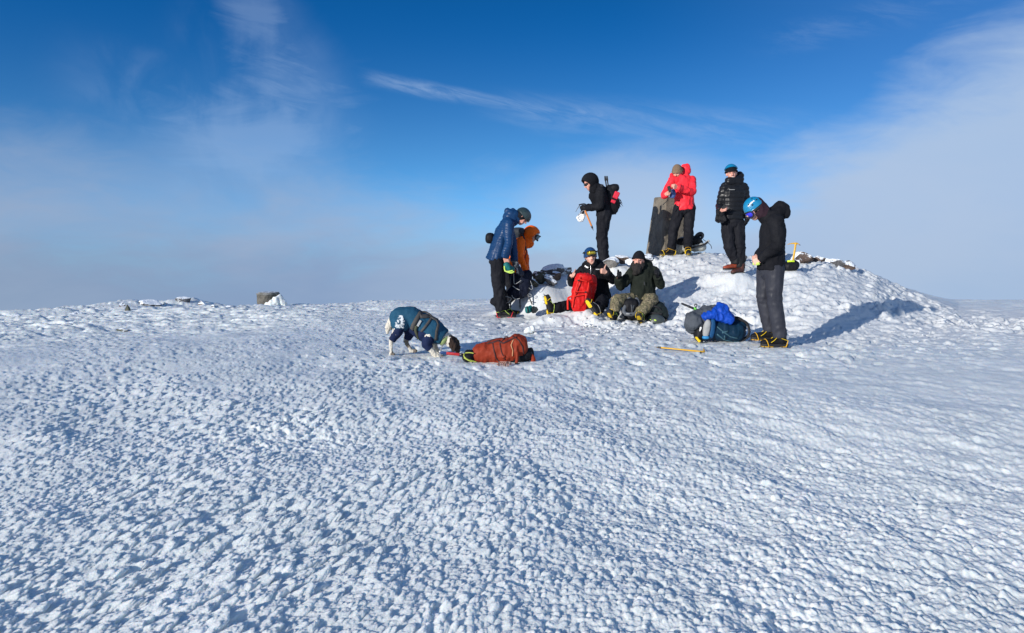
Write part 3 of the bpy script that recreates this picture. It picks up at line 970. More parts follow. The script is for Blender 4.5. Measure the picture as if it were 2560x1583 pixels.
def boot(parent, ank, toe, up=V(0, 0, 1), cm=None, cr='yellow', sc=1.0, sole_plates=False, lace=None, cuff=None, crampon=True, spread=0):
    """mountain boot with strapped crampon. ank = ankle joint; sole lies .10 below it along up"""
    ank = Vector(ank); up = Vector(up).normalized(); t = Vector(toe); t = (t - up * t.dot(up)).normalized()
    sd = up.cross(t)
    P = lambda x, y, z: ank + (t * x + sd * y + up * z) * sc
    cm = cm or M_black2
    B = MB()
    B.seg(P(-.045, 0, -.045), .040 * sc, P(.0, 0, -.05), .044 * sc, side=sd)
    B.seg(P(.0, 0, -.045), .045 * sc, P(.08, 0, -.055), (.045 * sc, .036 * sc), side=sd)
    B.seg(P(.08, 0, -.055), (.047 * sc, .036 * sc), P(.165, 0, -.062), (.042 * sc, .030 * sc), side=sd)
    B.seg(P(.165, 0, -.062), (.042 * sc, .030 * sc), P(.195, 0, -.066), (.032 * sc, .024 * sc), side=sd)
    B.seg(P(-.012, 0, -.05), .050 * sc, P(-.022, 0, .055), .056 * sc, side=sd, c1=False)
    b = B.remesh('boot', cm, parent, voxel=.0095, smooth=2, disp=folds(.004, 22, 3))
    out = [(-.095, -.022), (-.095, .022), (-.075, .036), (-.02, .036), (.05, .040), (.12, .047), (.175, .043), (.21, .025), (.218, 0), (.21, -.025), (.175, -.043), (.12, -.047), (.05, -.040), (-.02, -.036), (-.075, -.036)]
    Sx = MB(); Sx.prism([(x * sc, y * sc) for x, y in out], -.102 * sc, -.078 * sc, ank, (t, sd, up))
    Sx.build('sole', M_rub, b, smooth=False)
    if crampon:
        col = {'yellow': M_yelp, 'gold': M_yel, 'red': M_cred, 'steel': M_steel2}[cr]
        C = MB()
        for (x0, x1, hw) in ((.075, .205, .036), (-.085, -.01, .026)):
            poly = [(x0, -hw * .8), (x0 + .02, -hw), (x1 - .03, -hw), (x1, -hw * .55), (x1, hw * .55), (x1 - .03, hw), (x0 + .02, hw), (x0, hw * .8)]
            C.prism([(x * sc, y * sc) for x, y in poly], -.113 * sc, -.104 * sc, ank, (t, sd, up), m=0)
            if sole_plates:
                C.prism([(((x - (x0 + x1) / 2) * .72 + (x0 + x1) / 2) * sc, y * .72 * sc) for x, y in poly], -.119 * sc, -.112 * sc, ank, (t, sd, up), m=0)
                C.tube([P((x - (x0 + x1) / 2) * 1.06 + (x0 + x1) / 2, y * 1.1, -.112) for x, y in poly], .0045 * sc, m=1, closed=True, smooth=1, n=6)
        C.prism([(-.02 * sc, -.011 * sc), (.09 * sc, -.011 * sc), (.09 * sc, .011 * sc), (-.02 * sc, .011 * sc)], -.111 * sc, -.106 * sc, ank, (t, sd, up), m=1)
        for x, y in ((.19, .034), (.19, -.034), (.135, .043), (.135, -.043), (.08, .038), (.08, -.038), (-.015, .032), (-.015, -.032), (-.08, .028), (-.08, -.028)):
            C.seg(P(x, y, -.108), .0055 * sc, P(x, y * 1.05, -.140), .0015 * sc, n=5, m=1)
        for y in (.016, -.016):
            C.seg(P(.195, y, -.108), .006 * sc, P(.245, y, -.128), .0018 * sc, n=5, m=1)
        # uprights, toe bail and ankle straps
        for q in (-1, 1):
            C.tube([P(.14, .046 * q, -.108), P(.15, .050 * q, -.085), P(.165, .040 * q, -.040), P(.17, 0, -.026)], .0042 * sc, m=0, smooth=1, n=6)
            C.tube([P(-.06, .036 * q, -.108), P(-.07, .043 * q, -.07), P(-.075, .045 * q, -.035)], .0050 * sc, m=0, smooth=1, n=6)
            C.tube([P(-.09, .03 * q, -.04), P(-.03, .052 * q, -.025), P(.045, .045 * q, .0), P(.06, 0, .012)], .0034 * sc, m=2, smooth=2, n=6)
            C.tube([P(.12, .048 * q, -.06), P(.085, .052 * q, -.035), P(.05, .04 * q, -.002)], .0030 * sc, m=2, smooth=1, n=6)
        C.build('crampon', [col, M_steel, lace or col], b, smooth=False)
    elif lace:
        C = MB()
        for i in range(4):
            x = .05 + .025 * i
            C.tube([P(x, .030, -.032 - .004 * i), P(x + .01, 0, -.014 - .009 * i), P(x, -.030, -.032 - .004 * i)], .004 * sc, smooth=1, n=6)
        C.build('laces', lace, b)
    return b

M_cred = mat('red_metal', (0.75, 0.03, 0.05), rough=.4, var=.08)

def limb_pts(a, b, r0, r1): return (a, r0, b, r1)

def dress(J, jacket, trousers, jm, tm, root, loose=1.0, jdisp=None, hem=.12, hem_out=0.0, collar=True, cuffs=.006, hoodlump=None, thin=1.0, tf=.018):
    """jacket and trousers over the joints J"""
    side = (J['sh1'] - J['sh0']).normalized()
    L = loose
    upv = (J['chest'] - J['pelvis']).normalized()
    hemp = J['pelvis'] - upv * hem
    fr = J.get('fr', None)
    B = MB()
    B.seg(hemp, (.182 * L, .142 * L), J['pelvis'], (.176 * L, .135 * L), side, c0=False)
    mid = J['pelvis'].lerp(J['chest'], .5)
    if 'mid' in J: mid = J['mid']
    B.seg(J['pelvis'], (.176 * L, .135 * L), mid, (.172 * L, .128 * L), side)
    B.seg(mid, (.172 * L, .128 * L), J['chest'], (.190 * L, .132 * L), side)
    sc0 = J['sh0'].lerp(J['sh1'], .12); sc1 = J['sh0'].lerp(J['sh1'], .88)
    B.seg(J['chest'], (.185 * L, .128 * L), (J['sh0'] + J['sh1']) / 2, (.15 * L, .10 * L), side)
    B.seg(sc0, .082 * L, sc1, .082 * L)
    B.seg((J['sh0'] + J['sh1']) / 2, (.11, .095), J['neck'], (.078, .078), side)
    if collar:
        B.seg(J['neck'], .076, J['neck'].lerp(J['head'].c, .38), .070)
    for k in ('0', '1'):
        sh, el, wr = J['sh' + k], J['el' + k], J['wr' + k]
        B.seg(sh, .078 * L, el, .060 * L); B.seg(el, .060 * L, wr, .046 * L + cuffs, c1=False)
    for e in J.get('jextra', []): B.seg(*e)
    sp = [(J['el0'], J['wr0'] - J['sh0']), (J['el1'], J['wr1'] - J['sh1']), (J['sh0'], J['el0'] - J['sh0']), (J['sh1'], J['el1'] - J['sh1']), (mid, upv), (J['pelvis'], upv)]
    d = jdisp or [folds(.017, 10, 1), folds(.006, 24, 4), ripples(sp, .0045, .075, .11)]
    jk = B.remesh('jacket', jm, root, voxel=.0105, smooth=3, disp=d)
    T = MB()
    T.seg(J['pelvis'], (.160 * L, .118 * L), J['hip0'].lerp(J['hip1'], .5), (.168 * L, .12 * L), side)
    for k in ('0', '1'):
        h, kn, an = J['hip' + k], J['kn' + k], J['an' + k]
        T.seg(h, .098 * L * thin, kn, .074 * L * thin)
        cf = kn.lerp(an, 1.0 + .02)
        T.seg(kn, .074 * L * thin, kn.lerp(an, .35), .072 * L * thin)
        T.seg(kn.lerp(an, .35), .072 * L * thin, cf, .066 * L * thin + J.get('flare', 0), c1=False)
    for e in J.get('textra', []): T.seg(*e)
    sp = [(J['kn0'], J['an0'] - J['hip0']), (J['kn1'], J['an1'] - J['hip1']), (J['an0'].lerp(J['kn0'], .2), J['an0'] - J['kn0']), (J['an1'].lerp(J['kn1'], .2), J['an1'] - J['kn1'])]
    tr = T.remesh('trousers', tm, root, voxel=.0105, smooth=3, disp=[folds(tf, 11, 5, (1, 1, .5)), folds(tf * .33, 26, 7), ripples(sp, .0045, .09, .13)])
    return jk, tr

def body(J, root, hands, skin, hopts={}):
    """the continuous body: head, neck, trunk, limbs and five-fingered hands"""
    B = MB(); H = J['head']
    side = (J['sh1'] - J['sh0']).normalized()
    add_head(B, H, J['neck'])
    mid = J.get('mid', J['pelvis'].lerp(J['chest'], .5))
    B.seg(J['pelvis'], (.140, .098), mid, (.130, .090), side)
    B.seg(mid, (.130, .090), J['chest'], (.150, .095), side)
    B.seg(J['chest'], (.148, .092), (J['sh0'] + J['sh1']) / 2, (.12, .07), side)
    B.seg(J['sh0'].lerp(J['sh1'], .1), .052, J['sh0'].lerp(J['sh1'], .9), .052)
    B.seg((J['sh0'] + J['sh1']) / 2, .06, J['neck'], .055)
    for k in ('0', '1'):
        B.seg(J['sh' + k], .048, J['el' + k], .037); B.seg(J['el' + k], .038, J['wr' + k], .026)
        B.seg(J['hip' + k], .075, J['kn' + k], .048); B.seg(J['kn' + k], .048, J['an' + k], .036)
        B.seg(J['an' + k], .036, J['an' + k] + V(0, 0, -.03), .03)
    for h in hands:
        add_hand(B, *h[:4], pose=h[4])
    return B.remesh('body', [skin, M_lip, M_eye, M_stub, M_teeth], root, voxel=.0058, smooth=1, disp=socket_disp(H), post=head_post(H, hopts))

def gloves(hands, root, m, name='glove', g=.006, cuff=True):
    for h in hands:
        B = MB(); add_hand(B, *h[:4], pose=h[4], g=g)
        w = Vector(h[0]); d = Vector(h[1]).normalized()
        if cuff: B.seg(w - d * .045, .047, w + d * .03, .040, c0=False)
        B.remesh(name, m, root, voxel=.0065, smooth=1, disp=folds(.003, 30, 2))

def P_(ox, oy, s, Y):
    return lambda cx, cy, dy=0.0: W(ox + cx / s, oy + cy / s, Y + dy)

# ------------------------------------------------------------------ person in the near right: dark jacket, cyan helmet, head bowed
def person_cyan_helmet():
    q = P_(1740, 390, 3.022, 8.68)
    g = ground_at(1955, 862)
    root = thing('person', 'standing person in black jacket and charcoal trousers, bowed head in cyan helmet, by blue rucksack', 'person', q(590, 1425))
    H = Head(q(440, 402, 0.0), (-.78, -.05, -.62), (-.50, 0, .86))
    J = dict(head=H, neck=q(515, 436), chest=q(585, 560), pelvis=q(570, 800), mid=q(572, 690), sh0=q(598, 498, -.19), sh1=q(580, 490, .19),
             el0=q(628, 672, -.25), wr0=q(492, 782, -.10), el1=q(540, 680, .24), wr1=q(465, 775, .07),
             hip0=q(592, 862, -.09), hip1=q(535, 862, .09), kn0=q(592, 1065, -.10), an0=q(634, 1366, -.09), kn1=q(510, 1060, .10), an1=q(560, 1318, .12),
             jextra=[(q(560, 440, .04), .07, q(640, 400, 0), .075), (q(640, 400, .0), .082, q(662, 425, -.02), .07), (q(600, 440, -.09), .06, q(655, 405, 0), .07), (q(520, 445, 0), .085, q(560, 470, 0), .10)])
    hands = [(J['wr0'], q(440, 800, -.06) - J['wr0'], (0, .2, 1), (-.2, 1, -.2), 'grip'), (J['wr1'], q(415, 780, .0) - J['wr1'], (0, 0, 1), (0, -1, 0), 'grip')]
    body(J, root, hands, M_skin)
    dress(J, 1, 1, M_black, M_charcoal, root, loose=1.07, hem=.09, thin=1.08, tf=.008)
    # dark neck tube and snood under the helmet
    B = MB(); B.seg(H.p(0, -.03, -.02), .092, J['neck'], .088); B.seg(H.p(0, -.07, .03), .07, J['neck'], .09)
    B.remesh('neck_gaiter', shell('dark_maroon_knit', (.028, .014, .022), rough=.9), root, voxel=.009, smooth=3, disp=folds(.008, 16, 4))
    hm = shell_dome('helmet', H, M_cyan, root, (0, -.010, .030), (.095, .118, .112), (0, .06, 1), R(98), thick=.008, rim=.003, tvar=lambda ph: -.05 * math.sin(ph))
    for x, y, z in ((-.075, .05, .085), (-.06, -.03, .115), (.075, .05, .085), (-.092, .02, .055), (-.085, -.06, .075), (.06, -.03, .115)):
        c = H.p(x, y, z + .02); d = (c - H.p(0, -.01, .036)).normalized(); a, b, d = frame(d, H.f)
        B = MB(); B.ell(H.p(0, -.01, .030) + d * .110, (.012, .006, .004), (a, b, d), 10, 6); B.build('vent', M_rub, hm)
    # lettering on the side of the shell, and the sticker line
    B = MB()
    for i in range(9):
        th = -.62 + i * .13
        d = (H.f * math.sin(th + .45) * 1.0 + H.u * .62 + H.r * 0.80 * (-1)).normalized()
        l = V(d.dot(H.r) / .096, d.dot(H.f) / .119, d.dot(H.u) / .113); c = H.p(0, -.010, .030) + d * (1 / l.length + .001)
        a, b, d = frame(d, H.f)
        B.box(c, (.0045, (.010, .007, .009)[i % 3], .001), (a, b, d)); B.box(c + a * .005 + b * .004, (.003, .003, .001), (a, b, d))
    B.build('lettering', M_white, hm, smooth=False)
    g = add_goggles(H, root, mat('violet_lens', (.03, .03, .55), rough=.12, coat=.6), M_rub, cy=.112, cz=-.012, w=.085, h=.040, strap_r=(.09, .115, -.01, .0))
    for k, s in (('0', M_yel), ('1', M_yel)):
        boot(root, J['an' + k] + V(0.0, 0, 0.0), (-1, -.12 if k == '0' else -.05, 0), up=(0.03, 0, 1), cm=M_black2, cr='gold', sc=1.06, lace=M_yelp)
    B = MB(); B.strap([q(430, 812, -.05), q(455, 818, -.08), q(480, 812, -.12)], .03, .012, (0, -1, 0)); B.build('belt_buckle', M_lime, root)
    return root

# ------------------------------------------------------------------ blue down jacket, leaning over
def person_blue_jacket():
    q = P_(1180, 480, 4.318, 11.75)
    root = thing('person', 'person in blue down jacket, dark green helmet and black trousers, looking down', 'person', q(340, 1350))
    H = Head(q(545, 272, 0), (.60, -.15, -.79), (.80, 0, .60))
    J = dict(head=H, neck=q(455, 300), chest=q(350, 430), pelvis=q(268, 680), mid=q(305, 560), sh0=q(395, 345, -.19), sh1=q(380, 335, .18),
             el0=q(395, 540, -.24), wr0=q(358, 705, -.19), el1=q(440, 560, .2), wr1=q(455, 745, .10),
             hip0=q(270, 745, -.08), hip1=q(285, 745, .10), kn0=q(285, 1040, -.09), an0=q(315, 1275, -.08), kn1=q(300, 1030, .12), an1=q(345, 1262, .14),
             jextra=[(q(400, 215, .03), .055, q(425, 230, -.03), .06), (q(380, 205, 0), .045, q(460, 250, 0), .085), (q(440, 200, 0), .04, q(470, 250, 0), .06), (q(400, 280, 0), .10, q(440, 300, 0), .10)],
             textra=[(q(240, 1185, -.09), .06, q(262, 1190, -.09), .06)], flare=.006)
    hands = [(J['wr0'], q(385, 780, -.19) - J['wr0'], (1, 0, .3), (0, 1, 0), 'hold'), (J['wr1'], q(485, 830, .08) - J['wr1'], (1, -.1, .2), (0, -1, 0), 'hold')]
    body(J, root, hands, M_skin2)
    jk, tr = dress(J, 1, 1, M_blue, M_trk, root, loose=1.06, hem=.10, jdisp=[quilt(.042, .0055, (.30, 0, 1)), folds(.012, 10, 2)], thin=1.06)
    B = MB(); c = q(248, 617, -.30)
    B.box(q(250, 617, -.155), (.022, .002, .006), m=0); B.build('logo', M_white, jk, smooth=False)
    gloves([hands[1]], root, M_grey)
    shell_dome('helmet', H, mat('dark_green_plastic', (.02, .035, .036), rough=.3, coat=.3), root, (0, -.012, .03), (.104, .132, .116), (0, -.05, 1), R(100), thick=.012, rim=.003)
    B = MB(); B.seg(H.p(0, -.02, .0), .094, H.p(0, -.05, -.03), .085); B.seg(H.p(0, -.04, -.03), .075, J['neck'], .07)
    B.remesh('balaclava', M_black, root, voxel=.009, smooth=2)
    B = MB(); B.ell(q(195, 500, .06), (.075, .09, .085), e=.8); B.remesh('waist_pouch', M_black2, root, voxel=.01, smooth=2, disp=folds(.006, 14, 3))
    # glove carried by the bare hand: teal back, lime cuff
    b0 = boot(root, J['an0'] + V(0.01, 0, -.0), (1, -.1, 0), cm=M_black2, cr='red', sc=1.05, lace=M_lime)
    b1 = boot(root, J['an1'] + V(0.05, 0, -.0), (1, .12, 0), cm=M_black2, cr='gold', sc=1.05, lace=M_lime)
    return root

def carried_glove():
    q = P_(1180, 480, 4.318, 11.54)
    t = thing('glove', 'teal and lime glove dangling from the bare hand of the person in blue', 'glove', q(400, 880))
    B = MB(); add_hand(B, q(385, 800), q(420, 880, .05) - q(385, 800), (1, 0, .3), (0, 1, 0), 'relaxed', g=.012)
    B.seg(q(375, 790), .05, q(400, 830), .045)
    B.remesh('shell', M_teal, t, voxel=.008, smooth=2, disp=folds(.004, 20, 1))
    B = MB(); B.tube([q(350, 800, -.03), q(352, 850, -.04), q(385, 862, -.05), q(440, 850, -.05)], .012); B.tube([q(352, 850, -.05), q(420, 880, -.06), q(455, 860, -.05)], .012)
    B.build('cuff', M_lime, t)

# ------------------------------------------------------------------ orange hooded jacket, bending over a pack
def person_orange():
    q = P_(1180, 480, 4.318, 12.35)
    root = thing('person', 'person in orange hooded shell with goggles bending over a dark pack behind the blue jacket', 'person', q(430, 1250))
    H = Head(q(645, 468, 0), (.82, -.22, -.55), (.58, 0, .80))
    J = dict(head=H, neck=q(570, 545), chest=q(500, 600), pelvis=q(400, 830), mid=q(440, 720), sh0=q(520, 545, -.19), sh1=q(530, 545, .18),
             el0=q(520, 700, -.22), wr0=q(578, 850, -.18), el1=q(570, 690, .2), wr1=q(590, 850, .10),
             hip0=q(400, 870, -.09), hip1=q(400, 870, .10), kn0=q(425, 1040, -.09), an0=q(400, 1205, -.08), kn1=q(440, 1030, .12), an1=q(440, 1200, .14),
             jextra=[(q(570, 560, 0), .09, q(620, 560, 0), .06)])
    hands = [(J['wr0'], q(600, 890, -.16) - J['wr0'], (.6, -.6, .3), (.3, 1, 0), 'grip'), (J['wr1'], q(610, 890, .08) - J['wr1'], (1, 0, .3), (0, -1, 0), 'grip')]
    body(J, root, hands, M_skin)
    dress(J, 1, 1, M_orange, M_trk, root, loose=.97, hem=.06)
    gloves(hands, root, M_black2)
    shell_dome('hood', H, M_orange, root, (0, -.022, .014), (.118, .140, .142), (0, -1, .22), R(128), thick=.008, rim=.004, wave=.02)
    B = MB(); B.seg(H.p(0, -.02, -.1), .105, J['neck'], .09); B.seg(H.p(0, .02, -.11), .07, J['neck'], .09)
    B.remesh('hood_collar', M_orange, root, voxel=.01, smooth=2, disp=folds(.008, 14, 4))
    B = MB(); B.seg(H.p(0, .01, -.055), .072, H.p(0, -.01, -.1), .07); B.remesh('neck_gaiter', shell('olive_knit', (.08, .075, .04), rough=.9), root, voxel=.009, smooth=2)
    shell_dome('hat', H, M_lgrey, root, (0, -.01, .03), (.09, .112, .10), (0, -.15, 1), R(88), thick=.008)
    add_goggles(H, root, mat('smoky_lens', (.06, .14, .18), rough=.08, coat=.8), M_rub, cy=.135, cz=.018, w=.088, h=.044, strap_r=(.10, .12, -.005, .0))
    B = MB(); B.tube([q(585, 625, -.12), q(590, 660, -.12), q(575, 700, -.14), q(562, 755, -.14)], .008)
    B.strap([q(540, 455, -.17), q(565, 500, -.19), q(575, 570, -.17), q(580, 630, -.13)], .03, .006, (0, -1, 0)); B.build('strap', M_web, root)
    for k in '01':
        boot(root, J['an' + k], (1, -.15, 0), cm=M_black2, cr='steel', sc=1.0, lace=M_lgrey)
    # day sack on the back
    B = MB(); B.ell(q(470, 500, .02), (.10, .15, .16), e=.8); B.ell(q(500, 430, .0), (.11, .12, .07), e=.8)
    B.remesh('day_sack', M_dgrey, root, voxel=.011, smooth=2, disp=folds(.008, 10, 6))
    return root

# ------------------------------------------------------------------ black hooded person with red case on the rucksack
def person_black_hood():
    q = P_(1400, 410, 5.815, 13.0)
    root = thing('person', 'standing person all in black with hood up holding an ice axe and a white glove', 'person', q(640, 1430))
    H = Head(q(432, 282, 0), (-.84, -.18, -.50), (-.50, 0, .86))
    J = dict(head=H, neck=q(505, 375), chest=q(590, 470), pelvis=q(642, 690), mid=q(625, 580), sh0=q(590, 400, -.18), sh1=q(595, 400, .18),
             el0=q(580, 620, -.22), wr0=q(385, 640, -.12), el1=q(570, 610, .2), wr1=q(380, 640, .04),
             hip0=q(645, 730, -.09), hip1=q(640, 730, .09), kn0=q(600, 1040, -.09), an0=q(648, 1420, -.09), kn1=q(610, 1045, .10), an1=q(643, 1420, .10),
             jextra=[(q(480, 470, 0), .07, q(540, 520, 0), .10), (q(520, 330, 0), .07, q(570, 370, 0), .085)], flare=-.004)
    hands = [(J['wr0'], q(310, 655, -.10) - J['wr0'], (0, -.3, 1), (-.2, 1, 0), 'grip'), (J['wr1'], q(320, 650, .0) - J['wr1'], (0, 0, 1), (0, -1, 0), 'grip')]
    body(J, root, hands, M_skin2)
    dress(J, 1, 1, M_black, M_trk, root, loose=1.0, hem=.05, thin=1.22)
    gloves(hands, root, M_black2)
    shell_dome('hood', H, M_black, root, (0, -.028, .026), (.118, .152, .152), (0, -1, .35), R(128), thick=.008, rim=.004, wave=.015)
    B = MB(); B.seg(H.p(0, -.03, -.07), .10, J['neck'], .095); B.remesh('hood_collar', M_black, root, voxel=.01, smooth=2, disp=folds(.007, 14, 4))
    add_goggles(H, root, M_rub, M_rub, cy=.100, cz=.014, w=.066, h=.012)
    for k in '01': boot(root, J['an' + k], (-1, -.1, 0), cm=mat('brown_boot', (.05, .03, .03), rough=.6), cr='steel', sc=1.0, crampon=False, lace=M_rub)
    return root

def rucksack_black_red():
    q = P_(1400, 410, 5.815, 13.02)
    t = thing('rucksack', 'black rucksack with a red case, worn by the hooded person in black', 'rucksack', q(770, 690))
    B = MB(); up = (q(720, 300) - q(770, 660)).normalized(); a, b, up = frame(up, (0, 1, 0))
    B.ell(q(745, 520), (.14, .115, .255), (V(0, 1, 0), up.cross(V(0, 1, 0)), up), e=.75)
    B.ell(q(790, 350), (.13, .08, .07), (V(0, 1, 0), up.cross(V(0, 1, 0)), up), e=.8)
    B.ell(q(800, 580), (.10, .08, .11), (V(0, 1, 0), up.cross(V(0, 1, 0)), up), e=.8)
    B.remesh('bag', M_black2, t, voxel=.011, smooth=2, disp=[folds(.010, 10, 4)])
    B = MB(); u = (q(845, 400) - q(770, 570)).normalized(); s = u.cross(V(0, 1, 0)).normalized()
    B.box(q(818, 455, -.15), (.046, .03, .062), (s, V(0, 1, 0), u), bev=.012); B.box(q(775, 545, -.15), (.040, .028, .030), (s, V(0, 1, 0), u), bev=.01)
    B.build('case', mat('raspberry_plastic', (.62, .018, .045), rough=.5), t, smooth=False)
    B = MB(); B.strap([q(745, 510, -.18), q(785, 520, -.185), q(830, 535, -.17)], .010, .004, (0, -1, 0))
    B.strap([q(620, 300, -.16), q(560, 400, -.22), q(600, 560, -.17), q(690, 620, -.10)], .045, .008, (-.3, -1, 0))
    B.strap([q(800, 680, 0), q(803, 735, 0)], .03, .006, (0, -1, 0))
    B.build('strap', M_web, t)
    for dx in (0, 28):
        B = MB(); B.seg(q(655 + dx, 185, -.02), .014, q(660 + dx, 235, -.02), .017); B.seg(q(660 + dx, 235, -.02), .012, q(690 + dx, 420, -.02), .010)
        B.build('pole_grip', M_rub, t)
    B = MB()
    for x0, y0, x1, y1 in ((870, 560, 915, 615), (855, 580, 890, 630), (850, 520, 885, 545), (885, 545, 905, 580)):
        B.seg(q(x0, y0, -.03), .008, q(x1, y1, -.03), .003, n=6)
    B.tube([q(840, 500, -.05), q(880, 520, -.03), q(890, 560, 0), q(850, 600, .02)], .006)
    B.build('crampon_points', M_steel, t)

# ------------------------------------------------------------------ red jacket, beanie, elbow on the pillar
def person_red_jacket():
    q = P_(1590, 390, 5.6, 13.75)
    root = thing('person', 'person in bright red hooded jacket and tan beanie leaning on the concrete pillar', 'person', q(600, 1400))
    H = Head(q(580, 232), (-.50, -.72, -.42), (-.22, -.30, .93))
    J = dict(head=H, neck=q(610, 335, .03), chest=q(660, 450), pelvis=q(680, 680), mid=q(675, 570), sh0=q(775, 345, .04), sh1=q(515, 350, -.02),
             el0=q(790, 505, -.14), wr0=q(580, 440, -.30), el1=q(400, 550, -.06), wr1=q(415, 535, -.24),
             hip0=q(750, 735, 0), hip1=q(610, 735, -.01), kn0=q(735, 1030, -.05), an0=q(722, 1285, .02), kn1=q(525, 1030, -.03), an1=q(500, 1300, .02),
             jextra=[(q(690, 165, .10), .055, q(715, 215, .08), .06), (q(715, 190, .1), .05, q(680, 260, .06), .07), (q(640, 330, .04), .10, q(690, 290, .06), .07)], flare=-.006)
    hands = [(J['wr0'], q(520, 428, -.36) - J['wr0'], (0, -.2, 1), (.1, 1, 0), 'hold'), (J['wr1'], q(470, 515, -.36) - J['wr1'], (.2, 0, 1), (1, .3, .4), 'grip')]
    body(J, root, hands, M_skin2, dict(stubble=True))
    jk, tr = dress(J, 1, 1, M_red, M_trk, root, loose=1.03, hem=.09, hem_out=.02, thin=1.05)
    B = MB(); B.seg(q(665, 150, .09), .035, q(720, 150, .11), .045); B.seg(q(720, 150, .1), .05, q(725, 215, .09), .055); B.seg(q(700, 215, .08), .06, q(660, 280, .06), .07); B.seg(q(500, 260, .05), .03, q(520, 320, .02), .06)
    B.remesh('hood', M_red, root, voxel=.01, smooth=2, disp=folds(.016, 14, 8))
    B = MB(); B.seg(H.p(0, .0, -.12), .085, J['neck'], .09); B.remesh('collar', M_red, root, voxel=.01, smooth=2, disp=folds(.007, 14, 4))
    shell_dome('beanie', H, shell('tan_knit', (.19, .13, .085), rough=.95, bump=.9, scale=70), root, (0, -.012, .018), (.094, .114, .130), (0, -.10, 1), R(92), thick=.010, rim=.007, ribs=26)
    B = MB(); B.seg(H.p(.01, .01, -.11), .075, H.p(.0, .04, -.15), .066); B.remesh('neck_warmer', M_lgrey, root, voxel=.009, smooth=2)
    boot(root, J['an1'] + V(-.02, -.02, 0), (-1, -.28, 0), cm=M_black2, cr='yellow', sc=1.05, lace=M_yel)
    boot(root, J['an0'] + V(-.0, -.02, 0), (-.15, -1, 0), cm=M_black2, cr='yellow', sc=1.05, lace=M_yel)
    return root

def phone_and_helmet():
    q = P_(1590, 390, 5.6, 13.36)
    t = thing('handset', 'black handset held by the person in the red jacket', 'phone', q(465, 470))
    u = (q(455, 425) - q(482, 500)).normalized(); s = V(.8, -.6, 0); s = (s - u * s.dot(u)).normalized()
    B = MB(); B.box(q(468, 465, .0), (.030, .010, .058), (s, u.cross(s), u), bev=.006); B.build('case', M_rub, t, smooth=False)
    B = MB(); B.strap([q(450, 580), q(440, 630), q(400, 660), q(378, 685)], .014, .005, (0, -1, 0)); B.build('strap', M_web, t)
    q = P_(1590, 390, 5.6, 13.52)
    t = thing('mitten', 'round blue mitten hanging at the waist of the red jacket', 'mitten', q(515, 530))
    B = MB(); B.ell(q(517, 528), (.052, .045, .082), e=.9); B.seg(q(505, 590), .04, q(510, 560), .05, c0=False)
    B.remesh('shell', mat('steel_blue_cloth', (.05, .10, .28), rough=.6, bump=.5), t, voxel=.008, smooth=1, disp=folds(.004, 22, 3))

